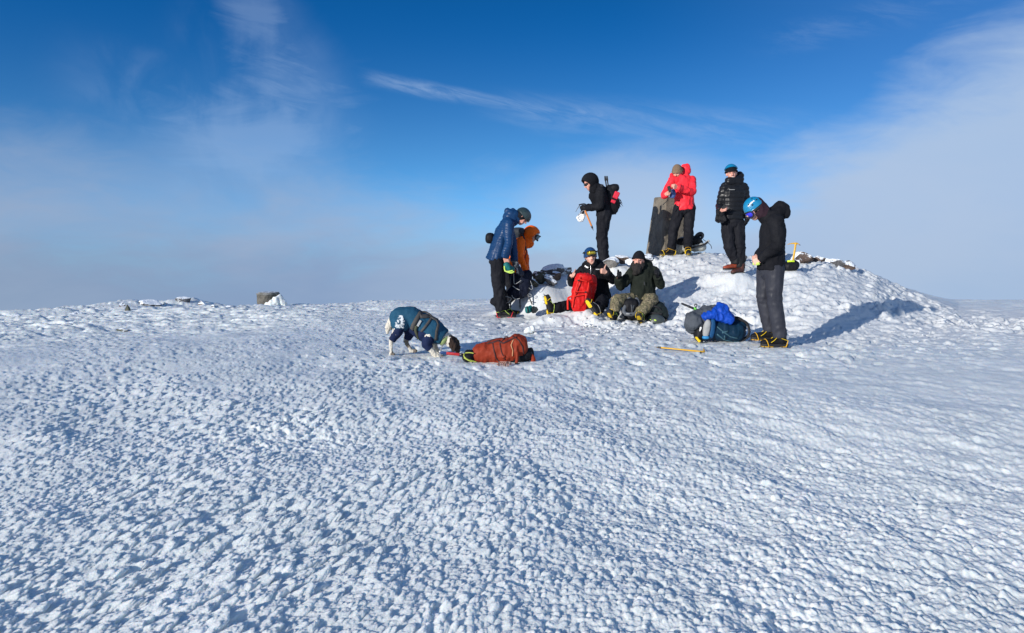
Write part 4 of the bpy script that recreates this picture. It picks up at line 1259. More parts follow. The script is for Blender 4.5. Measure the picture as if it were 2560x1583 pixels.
def pillar():
    q = P_(1590, 390, 5.6, 14.35)
    zb = hz(*q(430, 1400).xy)
    c = q(432, 1380); top = q(432, 578).z
    root = thing('trig_pillar', 'tapered concrete trig pillar with rime on it, standing on the summit mound', 'pillar', (c.x, c.y, c.z))
    z0 = min(zb, c.z) - .15
    H_ = top - z0; ang = R(22)
    B = MB(); vs = []; fs = []
    n = 22
    ch = .16
    pts = []
    for k in range(4):
        a = ang + k * PI / 2
        for sgn in (-1, 1):
            pts.append((a, sgn))
    levels = [0, .06] + [i / n for i in range(2, n)] + [.985, 1.0]
    for li, t in enumerate(levels):
        hw = .325 - .125 * t - (.012 if t == 1.0 else 0)
        ring = []
        cc = [(hw * sx, hw * sy) for sx, sy in ((-1, -1), (1, -1), (1, 1), (-1, 1))]
        for i in range(4):
            x, y = cc[i]; xp, yp = cc[i - 1]; xn, yn = cc[(i + 1) % 4]
            for (tx, ty) in ((xp, yp), (xn, yn)):
                d = math.hypot(tx - x, ty - y); ring.append((x + (tx - x) / d * hw * ch, y + (ty - y) / d * hw * ch))
        full = []
        for i in range(8):
            x, y = ring[i]; x2, y2 = ring[(i + 1) % 8]
            m = 8 if i % 2 else 1
            for k in range(m): full.append((x + (x2 - x) * k / m, y + (y2 - y) * k / m))
        for x, y in full:
            wob = .006 * (vnoise(np.array([x * 9 + 5]), np.array([y * 9 + t * 11]), 3)[0] - .5)
            X = x * math.cos(ang) - y * math.sin(ang); Y = x * math.sin(ang) + y * math.cos(ang)
            vs.append((c.x + X * (1 + wob * 3), c.y + Y * (1 + wob * 3), z0 + H_ * t))
        N = len(full)
        if li: fs += [((li - 1) * N + i, (li - 1) * N + (i + 1) % N, li * N + (i + 1) % N, li * N + i) for i in range(N)]
    fs.append(tuple((len(levels) - 1) * N + i for i in range(N)))
    B.add(vs, fs)
    m = bpy.data.materials.new('weathered_concrete'); m.use_nodes = True
    nt = NT(m.node_tree); b = m.node_tree.nodes['Principled BSDF']
    tc = nt.node('ShaderNodeTexCoord'); pos = tc.outputs['Object']
    n1 = nt.noise(pos, 3.2, 6, .6, .4); n2 = nt.noise(pos, 26, 5, .7); n3 = nt.noise(pos, 9, 4, .6)
    col = nt.mix(nt.maprange(n1, .35, .65), (.145, .122, .092), (.20, .175, .14))
    col = nt.mix(nt.maprange(n3, .52, .62, 0, .55), col, (.085, .075, .062))
    col = nt.mix(nt.maprange(n2, .55, .75, 0, .5), col, (.27, .245, .21))
    nt.link(col, b.inputs['Base Color']); b.inputs['Roughness'].default_value = .9
    bp = nt.node('ShaderNodeBump'); bp.inputs['Strength'].default_value = .7; bp.inputs['Distance'].default_value = .02
    nt.link(n2 + n3, bp.inputs['Height']); nt.link(bp.outputs[0], b.inputs['Normal'])
    B.build('shaft', m, root, smooth=False)
    B = MB(); B.ell((c.x, c.y, top + .001), (.06, .06, .008), None, 20, 6); B.build('cap_plate', mat('brass', (.22, .17, .08), rough=.5, metal=.6), root)

def pack_behind_pillar():
    q = P_(1590, 390, 5.6, 14.0)
    t = thing('rucksack', 'pale grey and black rucksack lying behind the legs of the person in red', 'rucksack', q(760, 1330))
    B = MB(); B.ell(q(690, 1235), (.17, .14, .14), e=.8); B.ell(q(860, 1270), (.16, .14, .09), e=.8); B.ell(q(600, 1290), (.07, .10, .11), e=.8)
    B.remesh('bag', mat('off_white_cloth', (.42, .42, .38), rough=.8, bump=.6), t, voxel=.011, smooth=2, disp=folds(.014, 9, 3))
    B = MB(); B.ell(q(800, 1185, -.06), (.14, .12, .085), e=.8); B.ell(q(640, 1200, -.1), (.10, .08, .065), e=.8)
    B.seg(q(840, 1130, -.05), .03, q(905, 1100, -.05), .04); B.seg(q(850, 1130), .035, q(920, 1210), .03)
    B.remesh('back_panel', M_black2, t, voxel=.01, smooth=2, disp=folds(.01, 12, 3))
    B = MB(); B.strap([q(820, 1170, -.1), q(850, 1100, -.12), q(905, 1075, -.12), q(940, 1100, -.11), q(925, 1150, -.10), q(880, 1170, -.1)], .05, .012, (0, -1, .2)); B.build('shoulder_strap', M_dgrey, t)
    B = MB(); B.strap([q(780, 1290, -.18), q(870, 1260, -.2), q(960, 1240, -.16), q(1015, 1190, -.12)], .028, .012, (0, -1, .2))
    B.tube([q(940, 1170, -.1), q(1000, 1210, -.1), q(1050, 1250, -.08), q(1060, 1300, -.08)], .006)
    B.tube([q(720, 1290, -.2), q(800, 1275, -.2), q(900, 1250, -.2)], .008); B.build('strap', M_web, t)
    B = MB(); u = (q(1020, 1185) - q(945, 1250)).normalized(); s = u.cross(V(0, 1, 0)).normalized()
    B.box(q(985, 1218, -.12), (.024, .012, .07), (s, V(0, 1, 0), u), bev=.006); B.build('frame_bar', M_lgrey, t, smooth=False)

# ------------------------------------------------------------------ black puffer, blue hat
def person_puffer():
    q = P_(1740, 390, 3.022, 12.25)
    root = thing('person', 'smiling person in black puffer jacket and blue topped black hat, standing in orange boots', 'person', q(290, 890))
    H = Head(q(268, 136), (-.14, -.98, -.06), (-.10, -.05, .99))
    J = dict(head=H, neck=q(280, 193, .03), chest=q(285, 285), pelvis=q(272, 440), mid=q(280, 365), sh0=q(358, 240, .03), sh1=q(218, 240, -.01),
             el0=q(385, 380, .05), wr0=q(388, 470, .0), el1=q(178, 382, .03), wr1=q(192, 410, -.20),
             hip0=q(312, 500, .0), hip1=q(240, 500, .0), kn0=q(330, 680, -.04), an0=q(335, 843, .02), kn1=q(252, 680, -.05), an1=q(305, 815, .02),
             jextra=[(q(330, 150, .08), .07, q(325, 180, .08), .075), (q(250, 190, -.05), .07, q(320, 190, 0), .085)], flare=-.008)
    hands = [(J['wr0'], q(380, 515, 0) - J['wr0'], (-.4, -1, 0), (-1, 0, 0), 'relaxed'), (J['wr1'], q(215, 398, -.30) - J['wr1'], (0, -.3, 1), (.8, .4, .4), 'hold')]
    body(J, root, hands, M_skin2, dict(smile=True))
    dress(J, 1, 1, shell('black_down', (.010, .011, .014), rough=.35, bump=.3), M_trk, root, loose=1.06, hem=.08, jdisp=[quilt(.070, .012), folds(.006, 12, 2)], thin=1.06)
    B = MB(); B.seg(H.p(0, .02, -.11), .082, J['neck'], .095); B.remesh('collar', M_black, root, voxel=.01, smooth=2, disp=quilt(.05, .006))
    shell_dome('hat', H, M_black, root, (0, -.012, .018), (.096, .116, .112), (0, -.14, 1), R(88), thick=.010, rim=.008, ribs=24)
    shell_dome('helmet', H, M_cyan, root, (0, -.02, .050), (.106, .128, .112), (0, -.30, 1), R(76), thick=.010, rim=.003)
    B = MB()
    for i in range(8): B.box(q(252 + 5.2 * i, 255, -.166 + .0008 * (i - 4) ** 2), (.006 if i % 3 else .004, .0015, .0045), m=0)
    B.build('logo', M_lgrey, root, smooth=False)
    gloves([hands[0]], root, M_black2)
    # gloves dangling from the right cuff
    for k, (a, b) in enumerate((((172, 440), (162, 530)), ((195, 440), (192, 535)))):
        B = MB(); w = q(a[0], a[1], -.12 - .03 * k); add_hand(B, w, q(b[0], b[1], -.12 - .03 * k) - w, (1, -.3, 0), (0, -1, 0), 'relaxed', g=.008)
        B.seg(w + V(0, 0, .06), .05, w, .045); B.remesh('spare_glove', M_black2, root, voxel=.0075, smooth=1)
    om = mat('burnt_orange_boot', (.26, .045, .018), rough=.55, bump=.4)
    b0 = boot(root, J['an1'] + V(-.03, -.02, .015), (-1, -.45, 0), cm=om, cr='steel', sc=1.08, crampon=False, lace=M_rub)
    b1 = boot(root, J['an0'] + V(-.02, -.06, .01), (-.9, -.75, 0), cm=mat('black_orange_boot', (.07, .018, .012), rough=.6), cr='steel', sc=1.08, crampon=False, lace=om)
    for k in '01':
        B = MB(); a = J['an' + k] + V(-.02, -.03, .02); B.seg(a + V(0, 0, -.02), .078, a + V(0, 0, .10), .074, c0=False, c1=False); B.remesh('gaiter', M_black2, root, voxel=.01, smooth=2, disp=folds(.008, 16, 4))
    return root

def phone_puffer():
    q = P_(1740, 390, 3.022, 11.94)
    t = thing('phone', 'small black phone in the bare hand of the person in the puffer jacket', 'phone', q(212, 385))
    B = MB(); B.box(q(212, 385), (.028, .006, .050), (V(.85, .1, -.3).normalized(), V(-.1, .6, .8).normalized(), V(.85, .1, -.3).normalized().cross(V(-.1, .6, .8).normalized())), bev=.004)
    o = B.build('body', M_rub, t, smooth=False)
    B = MB(); B.box(q(212, 385) + V(0, -.005, -.004), (.023, .003, .042), (V(.85, .1, -.3).normalized(), V(-.1, .6, .8).normalized(), V(.85, .1, -.3).normalized().cross(V(-.1, .6, .8).normalized()))); B.build('screen', mat('dark_glass', (.01, .01, .012), rough=.08), t, smooth=False)

# ------------------------------------------------------------------ seated, blue helmet with yellow goggles, thumbs up
def person_seated_helmet():
    q = P_(1320, 590, 6.3, 11.65)
    root = thing('person', 'seated person in black with blue helmet and yellow goggles giving two bare thumbs up', 'person', q(1100, 1080))
    H = Head(q(985, 338, -.05), (.10, -.985, .0), (-.08, .0, 1))
    J = dict(head=H, neck=q(1010, 440, .02), chest=q(1030, 620, .0), pelvis=q(1110, 960, .02), mid=q(1075, 800, .02), sh0=q(1165, 525, .03), sh1=q(870, 545, .0),
             el0=q(1325, 690, -.04), wr0=q(1235, 575, -.20), el1=q(695, 730, -.04), wr1=q(680, 625, -.18),
             hip0=q(1160, 1010, .0), hip1=q(1040, 1030, .0), kn0=q(1150, 1010, -.36), an0=q(1120, 1160, -.62), kn1=q(720, 1085, -.22), an1=q(400, 1140, -.42),
             jextra=[(q(920, 470, .05), .07, q(1090, 450, .08), .085), (q(1090, 430, .09), .07, q(1120, 470, .05), .07)], flare=-.008)
    hands = [(J['wr0'], q(1165, 490, -.25) - J['wr0'], (-.35, -.1, 1), (1, .2, .3), 'fist-up'), (J['wr1'], q(690, 545, -.23) - J['wr1'], (.35, 0, 1), (1, .2, -.3), 'fist-up')]
    hands[0] = (J['wr0'], V(-.75, -.35, .25), (-.25, -.1, 1), (.3, 1, 0), 'fist-up'); hands[1] = (q(700, 640, -.18), V(-.05, -.75, .35), (.45, .3, 1), (1, 0, 0), 'fist-up')
    body(J, root, hands, M_skin)
    jk, tr = dress(J, 1, 1, M_black, M_trk, root, loose=1.08, hem=.06, thin=1.0)
    B = MB(); B.seg(H.p(0, .0, -.12), .078, J['neck'], .085); B.remesh('collar', M_black2, root, voxel=.01, smooth=2)
    B = MB(); B.strap([q(985, 470, -.16), q(990, 540, -.175), q(985, 600, -.17)], .008, .004, (0, -1, 0)); B.strap([q(1020, 600, -.165), q(1030, 660, -.165)], .01, .004, (0, -1, 0)); B.build('zip', M_steel2, root)
    B = MB()
    for i in range(6): B.box(q(1072 + 10 * i, 526, -.140 + .002 * i), (.0038, .002, .006))
    B.build('lettering', M_white, jk, smooth=False); B = MB()
    B.strap([q(895, 470, -.11), q(925, 492, -.13), q(950, 500, -.14)], .022, .003, (0, -1, 0), smooth=0)
    B.build('reflective_tab', M_white, jk, smooth=False)
    M_hb = mat('navy_helmet_plastic', (.010, .045, .13), rough=.3, coat=.4)
    shell_dome('helmet', H, M_hb, root, (0, -.012, .032), (.104, .122, .128), (0, -.10, 1), R(97), thick=.014, rim=.002, tvar=lambda ph: .22 * abs(math.cos(ph)) ** 2)
    add_goggles(H, root, mat('yellow_lens', (.55, .42, .02), rough=.08, metal=.7, coat=1), M_rub, cy=.130, cz=.070, w=.080, h=.034, strap_r=(.11, .128, -.01, .0))
    B = MB()
    for s in (-1, 1): B.strap([H.p(.088 * s, 0, -.01), H.p(.078 * s, .02, -.07), H.p(.02 * s, .045, -.125)], .018, .004, H.r * s)
    B.build('chin_strap', M_web, root)
    # boots with soles turned to the viewer
    boot(root, q(400, 1120, -.44), (-.28, -.25, .95), up=(.86, .42, .22), cm=M_black2, sole_plates=True, cr='yellow', sc=1.0, lace=M_lime)
    boot(root, q(1095, 1140, -.66), (-.62, -.10, .80), up=(.60, .72, .40), cm=M_black2, sole_plates=True, cr='yellow', sc=1.0, lace=M_lgrey)
    return root

def rucksack_red():
    q = P_(1320, 590, 6.3, 11.22)
    t = thing('rucksack', 'bright red upright rucksack between the legs of the seated person in blue helmet', 'rucksack', q(830, 1165))
    up = (q(905, 640) - q(820, 1140)).normalized(); Yv = V(0, 1, 0); s = up.cross(Yv).normalized() * -1
    s = Yv.cross(up).normalized() * 1
    ax = (s, up.cross(s), up)
    B = MB(); B.ell(q(845, 930), (.150, .125, .265), ax, e=.72); B.ell(q(890, 690, .0), (.135, .12, .09), ax, e=.75)
    B.ell(q(960, 850, .06), (.10, .11, .24), ax, e=.75); B.ell(q(815, 1080, -.03), (.125, .10, .11), ax, e=.8)
    B.remesh('bag', M_redpack, t, voxel=.010, smooth=2, disp=[folds(.018, 11, 4), folds(.008, 24, 7)])
    B = MB(); yo = -.155
    B.strap([q(860, 620, -.10), q(825, 650, -.15), q(790, 720, -.165), q(735, 900, -.165), q(700, 1130, -.13)], .020, .006, (0, -1, 0))
    B.strap([q(940, 640, -.08), q(965, 760, -.14), q(930, 870, -.165), q(900, 1010, -.16)], .018, .006, (0, -1, 0))
    B.strap([q(735, 700, -.145), q(830, 690, -.165), q(930, 720, -.15)], .018, .005, (0, -1, 0))
    B.strap([q(700, 885, -.15), q(800, 880, -.17), q(900, 880, -.165)], .012, .005, (0, -1, 0))
    B.strap([q(700, 960, -.15), q(800, 935, -.17), q(890, 925, -.165)], .012, .005, (0, -1, 0))
    B.strap([q(690, 950, -.05), q(625, 975, -.05), q(625, 1080, -.06), q(628, 1160, -.05)], .026, .008, (0, -1, 0))
    B.strap([q(625, 970, -.05), q(660, 1010, -.10), q(710, 1010, -.14)], .022, .006, (0, -1, 0))
    B.tube([q(860, 630, -.08), q(880, 600, -.06), q(910, 600, -.04), q(925, 630, -.06)], .007)
    B.build('strap', M_redpack2, t)
    B = MB(); B.box(q(795, 700, -.17), (.014, .005, .010)); B.build('buckle', M_rub, t, smooth=False)
    B = MB(); B.box(q(905, 885, -.175), (.012, .005, .012)); B.build('buckle', M_rub, t, smooth=False)
    B = MB(); B.ell(q(900, 655, -.03), (.125, .115, .055), ax, e=.75); B.remesh('lid', M_redpack, t, voxel=.010, smooth=1, disp=folds(.012, 14, 8))
    B = MB(); B.ell(q(815, 1010, -.105), (.09, .035, .10), ax, e=.75); B.remesh('front_pocket', M_redpack, t, voxel=.010, smooth=1, disp=folds(.010, 14, 5))

# ------------------------------------------------------------------ seated, bearded, camouflage trousers
def person_bearded():
    q = P_(1320, 590, 6.3, 11.3)
    root = thing('person', 'bearded seated person in black beanie, dark green fleece and camouflage trousers, gloved thumbs up', 'person', q(1800, 1180))
    H = Head(q(1738, 395, -.06), (-.22, -.97, .02), (.12, .0, .99))
    J = dict(head=H, neck=q(1790, 490, .03), chest=q(1815, 640, .02), pelvis=q(1805, 960, .02), mid=q(1812, 800, .02), sh0=q(1975, 560, .04), sh1=q(1655, 580, .0),
             el0=q(2085, 765, -.03), wr0=q(2040, 640, -.17), el1=q(1450, 790, -.05), wr1=q(1425, 660, -.16),
             hip0=q(1870, 1020, .0), hip1=q(1730, 1020, .0), kn0=q(1950, 1000, -.30), an0=q(1770, 1210, -.46), kn1=q(1400, 1010, -.26), an1=q(1350, 1210, -.40),
             jextra=[(q(1700, 500, .02), .085, q(1870, 480, .05), .085), (q(1850, 440, .06), .07, q(1900, 480, .05), .06)], flare=-.006)
    hands = [(J['wr0'], V(-.15, -.55, .75), (.15, .2, 1), (-1, .2, 0), 'fist-up'), (J['wr1'], V(-.1, -.55, .5), (-.05, .3, 1), (1, .2, 0), 'fist-up')]
    body(J, root, hands, M_skin2)
    dress(J, 1, 1, M_olive, M_camo, root, loose=1.08, hem=.04, thin=1.08)
    gloves(hands, root, M_black2, cuff=False)
    shell_dome('beanie', H, shell('black_knit', (.009, .009, .012), rough=.95, bump=.9, scale=70), root, (0, -.012, .022), (.096, .116, .135), (.1, -.10, 1), R(88), thick=.010, rim=.010, ribs=26)
    B = MB(); p = H.p
    B.seg(p(-.058, .03, -.035), .026, p(-.038, .062, -.09), .032); B.seg(p(.058, .03, -.035), .026, p(.038, .062, -.09), .032)
    B.seg(p(-.03, .086, -.040), .010, p(.03, .086, -.040), .010)
    B.seg(p(0, .060, -.085), .048, p(.0, .080, -.14), .056); B.seg(p(.0, .080, -.14), .056, p(.02, .075, -.19), .034); B.seg(p(-.07, .03, -.06), .03, p(-.02, .07, -.15), .04); B.seg(p(.07, .03, -.06), .03, p(.02, .07, -.15), .04)
    B.remesh('beard', M_hair, root, voxel=.007, smooth=1, disp=folds(.012, 30, 3))
    B = MB(); B.strap([q(1830, 720, -.165), q(1835, 780, -.165)], .010, .003, (0, -1, 0)); B.build('zip', M_steel, root)
    boot(root, q(1370, 1235, -.44), (-.42, -.80, .42), up=(.50, .42, .75), cm=M_black2, sole_plates=True, cr='yellow', sc=.98, lace=M_lime)
    boot(root, q(1775, 1250, -.50), (-.30, -.78, .50), up=(.10, .52, .85), cm=shell('camo_gaiter', (.06, .055, .03)), sole_plates=True, cr='yellow', sc=.98, lace=M_lime)
    return root

def rucksack_grey_lap():
    q = P_(1320, 590, 6.3, 10.95)
    t = thing('rucksack', 'grey padded rucksack lying open between the camouflage legs', 'rucksack', q(1610, 1290))
    B = MB()
    B.tube([q(1600, 980, .12), q(1560, 1060, .06), q(1510, 1150, .0), q(1500, 1220, -.04), q(1600, 1240, -.06), q(1690, 1230, -.04), q(1725, 1160, .0), q(1745, 1050, .08), q(1700, 985, .14)], .030, n=10)
    B.remesh('padded_rim', M_grey, t, voxel=.009, smooth=2, disp=folds(.006, 16, 2))
    B = MB(); B.ell(q(1620, 1120, .08), (.125, .10, .125), e=.8); B.ell(q(1640, 1270, .07), (.12, .10, .05), e=.8); B.ell(q(1790, 1120, .12), (.07, .10, .11), e=.8); B.remesh('bag', M_black2, t, voxel=.01, smooth=2, disp=folds(.012, 12, 4))
    B = MB(); B.strap([q(1545, 1225, -.115), q(1600, 1230, -.12)], .014, .003, (0, -1, 0), smooth=0); B.build('label_patch', M_lgrey, t, smooth=False)
    B = MB(); B.strap([q(1590, 1000, .05), q(1640, 1100, -.03), q(1640, 1200, -.04)], .03, .008, (0, -1, .2)); B.strap([q(1700, 1000, .05), q(1670, 1100, -.03), q(1640, 1200, -.04)], .02, .008, (0, -1, .2)); B.build('strap', M_dgrey, t)

def rucksack_dark_right():
    q = P_(1320, 590, 6.3, 10.98)
    t = thing('rucksack', 'dark bulging rucksack on the snow beside the bearded person', 'rucksack', q(2010, 1370))
    B = MB(); B.ell(q(1990, 1160, .08), (.15, .14, .12), e=.8); B.ell(q(2090, 1230, .06), (.10, .14, .13), e=.8); B.ell(q(1930, 1270, .08), (.12, .14, .09), e=.8)
    B.seg(q(2010, 1080, .05), .05, q(2080, 1150, .05), .07)
    B.remesh('bag', shell('dark_green_nylon', (.012, .018, .018), rough=.6), t, voxel=.011, smooth=2, disp=[folds(.018, 12, 6), folds(.008, 26, 2)])
    B = MB(); B.strap([q(1900, 1130, -.07), q(1990, 1100, -.09), q(2080, 1140, -.08), q(2140, 1260, -.05)], .02, .006, (0, -1, 0)); B.strap([q(1880, 1210, -.08), q(1990, 1220, -.1), q(2110, 1230, -.09)], .03, .006, (0, -1, 0)); B.build('strap', M_web, t)
    B = MB(); B.seg(q(2170, 1260, -.02), .026, q(2160, 1335, -.04), .022); B.build('bottle', mat('tan_plastic', (.40, .22, .12), rough=.5), t)

def helmet_on_snow():
    q = P_(1320, 590, 6.3, 10.82)
    c = q(2010, 1330)
    t = thing('helmet', 'dark grey helmet with lime patch lying on snow against the dark rucksack', 'helmet', q(2010, 1385))
    H = Head(c, (.25, -.55, .8), (-.1, -.75, -.55))
    H = Head(c, (1, -.2, 0), (0, -.55, .8))
    o = shell_dome('shell', H, mat('dark_grey_plastic', (.045, .055, .055), rough=.4), t, (0, 0, -.01), (.110, .135, .095), (0, 0, 1), R(96), thick=.012, rim=.003)
    B = MB(); B.ell(H.p(-.0, -.02, .0) + V(-.005, -.105, .012), (.022, .006, .013), (V(.9, 0, -.3), V(0, 1, 0), V(.3, 0, .9))); B.build('patch', M_lime, t)
    B = MB(); B.ell(H.p(0, 0, 0) + V(-.09, -.085, .02), (.012, .006, .006)); B.build('patch', M_lime, t)

# ================================================================== surface tools
from mathutils.bvhtree import BVHTree
def bvh_of(o):
    pw = parent_world(o)
    vs = [pw @ v.co for v in o.data.vertices]
    return BVHTree.FromPolygons(vs, [tuple(p.vertices) for p in o.data.polygons])
def surf(bv, p, off=.004):
    """the outside of a piece of gear, where webbing or a print lies on it"""
    o = Vector((0, 0, CAMZ)); d = (Vector(p) - o).normalized()
    h = bv.ray_cast(o, d)
    if h[0] is None:
        h = bv.find_nearest(Vector(p))
    n = h[1] if h[1].dot(d) < 0 else -h[1]
    return h[0] + n * off, n
def laid(bv, B, pts, w, t=.005, m=0, off=.004, sub=4):
    """webbing that follows the surface"""
    P = []
    for i in range(len(pts) - 1):
        for k in range(sub): P.append(pts[i].lerp(pts[i + 1], k / sub))
    P.append(pts[-1])
    hs = [surf(bv, p, off) for p in P]
    vs = []; fs = []; L = len(hs)
    for i, (p, n) in enumerate(hs):
        d = hs[min(i + 1, L - 1)][0] - hs[max(i - 1, 0)][0]
        if d.length < 1e-6: d = V(1, 0, 0)
        a, b, d = frame(d, n)
        for u, v in ((-1, -1), (1, -1), (1, 1), (-1, 1)): vs.append(p + b * (u * w / 2) + a * (v * t / 2))
    for i in range(L - 1):
        for k in range(4):
            l = (k + 1) % 4; fs.append((i * 4 + k, i * 4 + l, i * 4 + 4 + l, i * 4 + 4 + k))
    fs.append((3, 2, 1, 0)); fs.append(tuple((L - 1) * 4 + k for k in range(4)))
    B.add(vs, fs, m)

# ------------------------------------------------------------------ dog
def dog():
    q = P_(940, 740, 5.821, 8.2)
    root = thing('dog', 'white dog with brown head in a teal coat, sniffing the snow beside the orange rucksack', 'dog', q(600, 860))
    B = MB(); n, f = -.075, .075
    Y3 = V(0, 1, 0)
    def S_(a, ra, b, rb, dy=0, dy2=None): B.seg(q(a[0], a[1], dy), ra, q(b[0], b[1], dy if dy2 is None else dy2), rb)
    S_((350, 330), .085, (480, 330), .088); S_((480, 330), .088, (640, 400), .095); S_((640, 400), .095, (790, 500), .100)
    S_((790, 500), .095, (930, 570), .070); S_((930, 570), .075, (1060, 640), .062)            # neck
    S_((1060, 640), .062, (1130, 690), .066); S_((1130, 700), .058, (1170, 750), .045); S_((1165, 750), .034, (1190, 815), .024)  # skull, muzzle
    for s in (-1, 1):   # drop ears
        B.seg(q(1080, 640, .05 * s), .036, q(1115, 720, .080 * s), (.044, .022), side=V(1, 0, 0)); B.seg(q(1115, 720, .080 * s), (.044, .022), q(1130, 790, .075 * s), .020, side=V(1, 0, 0))
    # hind legs: knee forward, hock pointing back
    S_((345, 410), .062, (315, 500), .052, n); S_((315, 500), .056, (225, 650), .028, n); S_((225, 650), .027, (215, 720), .021, n); S_((215, 720), .021, (225, 820), .019, n); S_((220, 838), .022, (258, 846), .018, n)
    S_((440, 410), .062, (490, 520), .056, f); S_((490, 520), .054, (440, 650), .028, f); S_((440, 650), .026, (450, 700), .021, f); S_((450, 700), .021, (505, 790), .019, f); S_((505, 800), .022, (575, 800), .018, f)
    # forelegs stretched forward
    S_((770, 580), .058, (735, 700), .046, n); S_((735, 700), .044, (830, 820), .030, n); S_((830, 820), .034, (870, 865), .028, n); S_((870, 870), .028, (955, 892), .022, n)
    S_((830, 600), .055, (840, 700), .038, f); S_((840, 700), .032, (905, 810), .022, f); S_((905, 810), .021, (930, 870), .020, f); S_((930, 875), .022, (985, 890), .018, f)
    B.tube([q(290, 265), q(235, 330), q(200, 420), q(180, 480)], (.030, .046), n=10); B.tube([q(195, 430), q(172, 500), q(160, 555)], (.044, .008), n=10)
    hc = np.array(q(1120, 690)); tail = np.array(q(200, 440)); 
    hind = np.array(q(440, 690, f))
    def post(pc):
        m = np.zeros(len(pc), int)
        nz = vnoise3(pc[:, 0] * 30, pc[:, 1] * 30, pc[:, 2] * 30, 4) * .04
        m[(pc[:, 0] > q(1045, 600).x + nz) & (pc[:, 2] > q(1100, 850).z)] = 1
        m[np.sqrt(((pc - hind) ** 2).sum(1)) < .045 + nz * .5] = 2
        for x, y, dy in ((250, 846, n), (575, 800, f), (955, 892, n)):
            m[np.sqrt(((pc - np.array(q(x, y, dy))) ** 2).sum(1)) < .028 + nz * .4] = 2
        return m
    fur_w = mat('white_fur', (.62, .58, .50), rough=.95, bump=1.0, scale=110); fur_b = mat('brown_fur', (.028, .014, .009), rough=.95, bump=1.0, scale=110); fur_g = mat('grey_fur', (.20, .17, .14), rough=.95, bump=1.0, scale=110)
    def furd(co, no): return .011 * (vnoise3(co[:, 0] * 60, co[:, 1] * 60, co[:, 2] * 24, 8) - .4) + .006 * (vnoise3(co[:, 0] * 130, co[:, 1] * 130, co[:, 2] * 60, 9) - .5)
    B.remesh('body', [fur_w, fur_b, fur_g], root, voxel=.0062, smooth=1, disp=furd, post=post)
    # navy body suit on the legs and belly
    N = MB()
    def T_(a, ra, b, rb, dy, c=True): N.seg(q(a[0], a[1], dy), ra, q(b[0], b[1], dy), rb, c1=c)
    T_((345, 430), .062, (318, 520), .058, n); T_((318, 520), .057, (228, 648), .040, n, False)
    T_((445, 430), .066, (492, 530), .060, f); T_((492, 530), .060, (455, 635), .040, f, False)
    T_((700, 530), .090, (770, 620), .070, n * .5); T_((770, 620), .064, (735, 700), .056, n); T_((735, 700), .056, (790, 775), .044, n, False)
    T_((800, 600), .07, (815, 690), .05, f * .6, False); T_((560, 430), .095, (700, 560), .085, 0)
    N.remesh('body_suit', M_navy, root, voxel=.0085, smooth=2, disp=folds(.006, 16, 4))
    # teal coat over back and neck
    C = MB()
    C.seg(q(360, 318), (.120, .118), q(500, 310), (.118, .118), Y3); C.seg(q(500, 310), (.118, .116), q(660, 400), (.122, .122), Y3)
    C.seg(q(660, 400), (.122, .122), q(820, 500), (.130, .130), Y3); C.seg(q(820, 500), (.128, .128), q(985, 600), (.092, .090), Y3, c1=False)
    C.ell(q(365, 378, 0), (.112, .158, .100), e=.85)
    tm = shell('teal_coat_cloth', (.013, .068, .125), rough=.75, bump=.4)
    coat = C.remesh('coat', tm, root, voxel=.0085, smooth=3, disp=[folds(.010, 8, 5), folds(.004, 22, 6)])
    bv = bvh_of(coat)
    B = MB(); random.seed(5)
    for i in range(70):
        y = random.uniform(290, 465); cx = 360 - 18 * (y - 290) / 175; wdt = 18 + 42 * min(1, (y - 285) / 90)
        x = cx + random.uniform(-wdt, wdt)
        p, nn = surf(bv, q(x, y, -.1), .002)
        a, b, nn = frame(nn, V(0, 0, 1)); r = random.uniform(.0042, .0075)
        for k in range(5):
            t = k * 2 * PI / 5
            B.ell(p + (a * math.cos(t) + b * math.sin(t)) * r, (r * .62, r * .62, .0015), (a, b, nn), 6, 4)
    B.build('flower_print', mat('white_print', (.72, .76, .78), rough=.6), coat)
    # harness
    B = MB()
    laid(bv, B, [q(655, 235, -.1), q(590, 340, -.12), q(545, 420, -.12), q(520, 500, -.10)], .045, .008, off=.006)
    laid(bv, B, [q(870, 330, -.08), q(905, 420, -.12), q(880, 520, -.13), q(870, 640, -.12)], .030, .008, off=.006)
    laid(bv, B, [q(810, 320, -.06), q(740, 420, -.12), q(650, 530, -.12), q(620, 610, -.1)], .026, .008, off=.006)
    laid(bv, B, [q(640, 300, -.08), q(780, 300, -.06), q(900, 360, -.06)], .05, .008, off=.006)
    B.tube([q(655, 240, -.03), q(690, 225, -.03), q(760, 245, -.03), q(830, 310, -.03), q(850, 335, -.03)], .009)
    hn = B.build('harness', mat('grey_brown_webbing', (.055, .052, .050), rough=.85, bump=.5), root)
    B = MB(); p, nn = surf(bv, q(630, 400, -.12), .012); a, b, nn = frame(nn, V(.5, 0, .9)); B.box(p, (.036, .012, .003), (a, b, nn)); B.build('label_patch', M_lgrey, hn, smooth=False)
    B = MB(); B.strap([q(590, 440, -.135), q(570, 500, -.12), q(600, 570, -.10), q(620, 630, -.06)], .03, .006, (0, -1, 0)); B.build('belly_strap', mat('olive_webbing', (.05, .055, .03), rough=.9), root)
    B = MB(); B.seg(q(985, 625), .080, q(1025, 655), .070, c0=False, c1=False); B.remesh('collar', mat('sage_cloth', (.23, .30, .12), rough=.9, bump=.5), root, voxel=.008, smooth=2, disp=folds(.006, 20, 3))
    return root

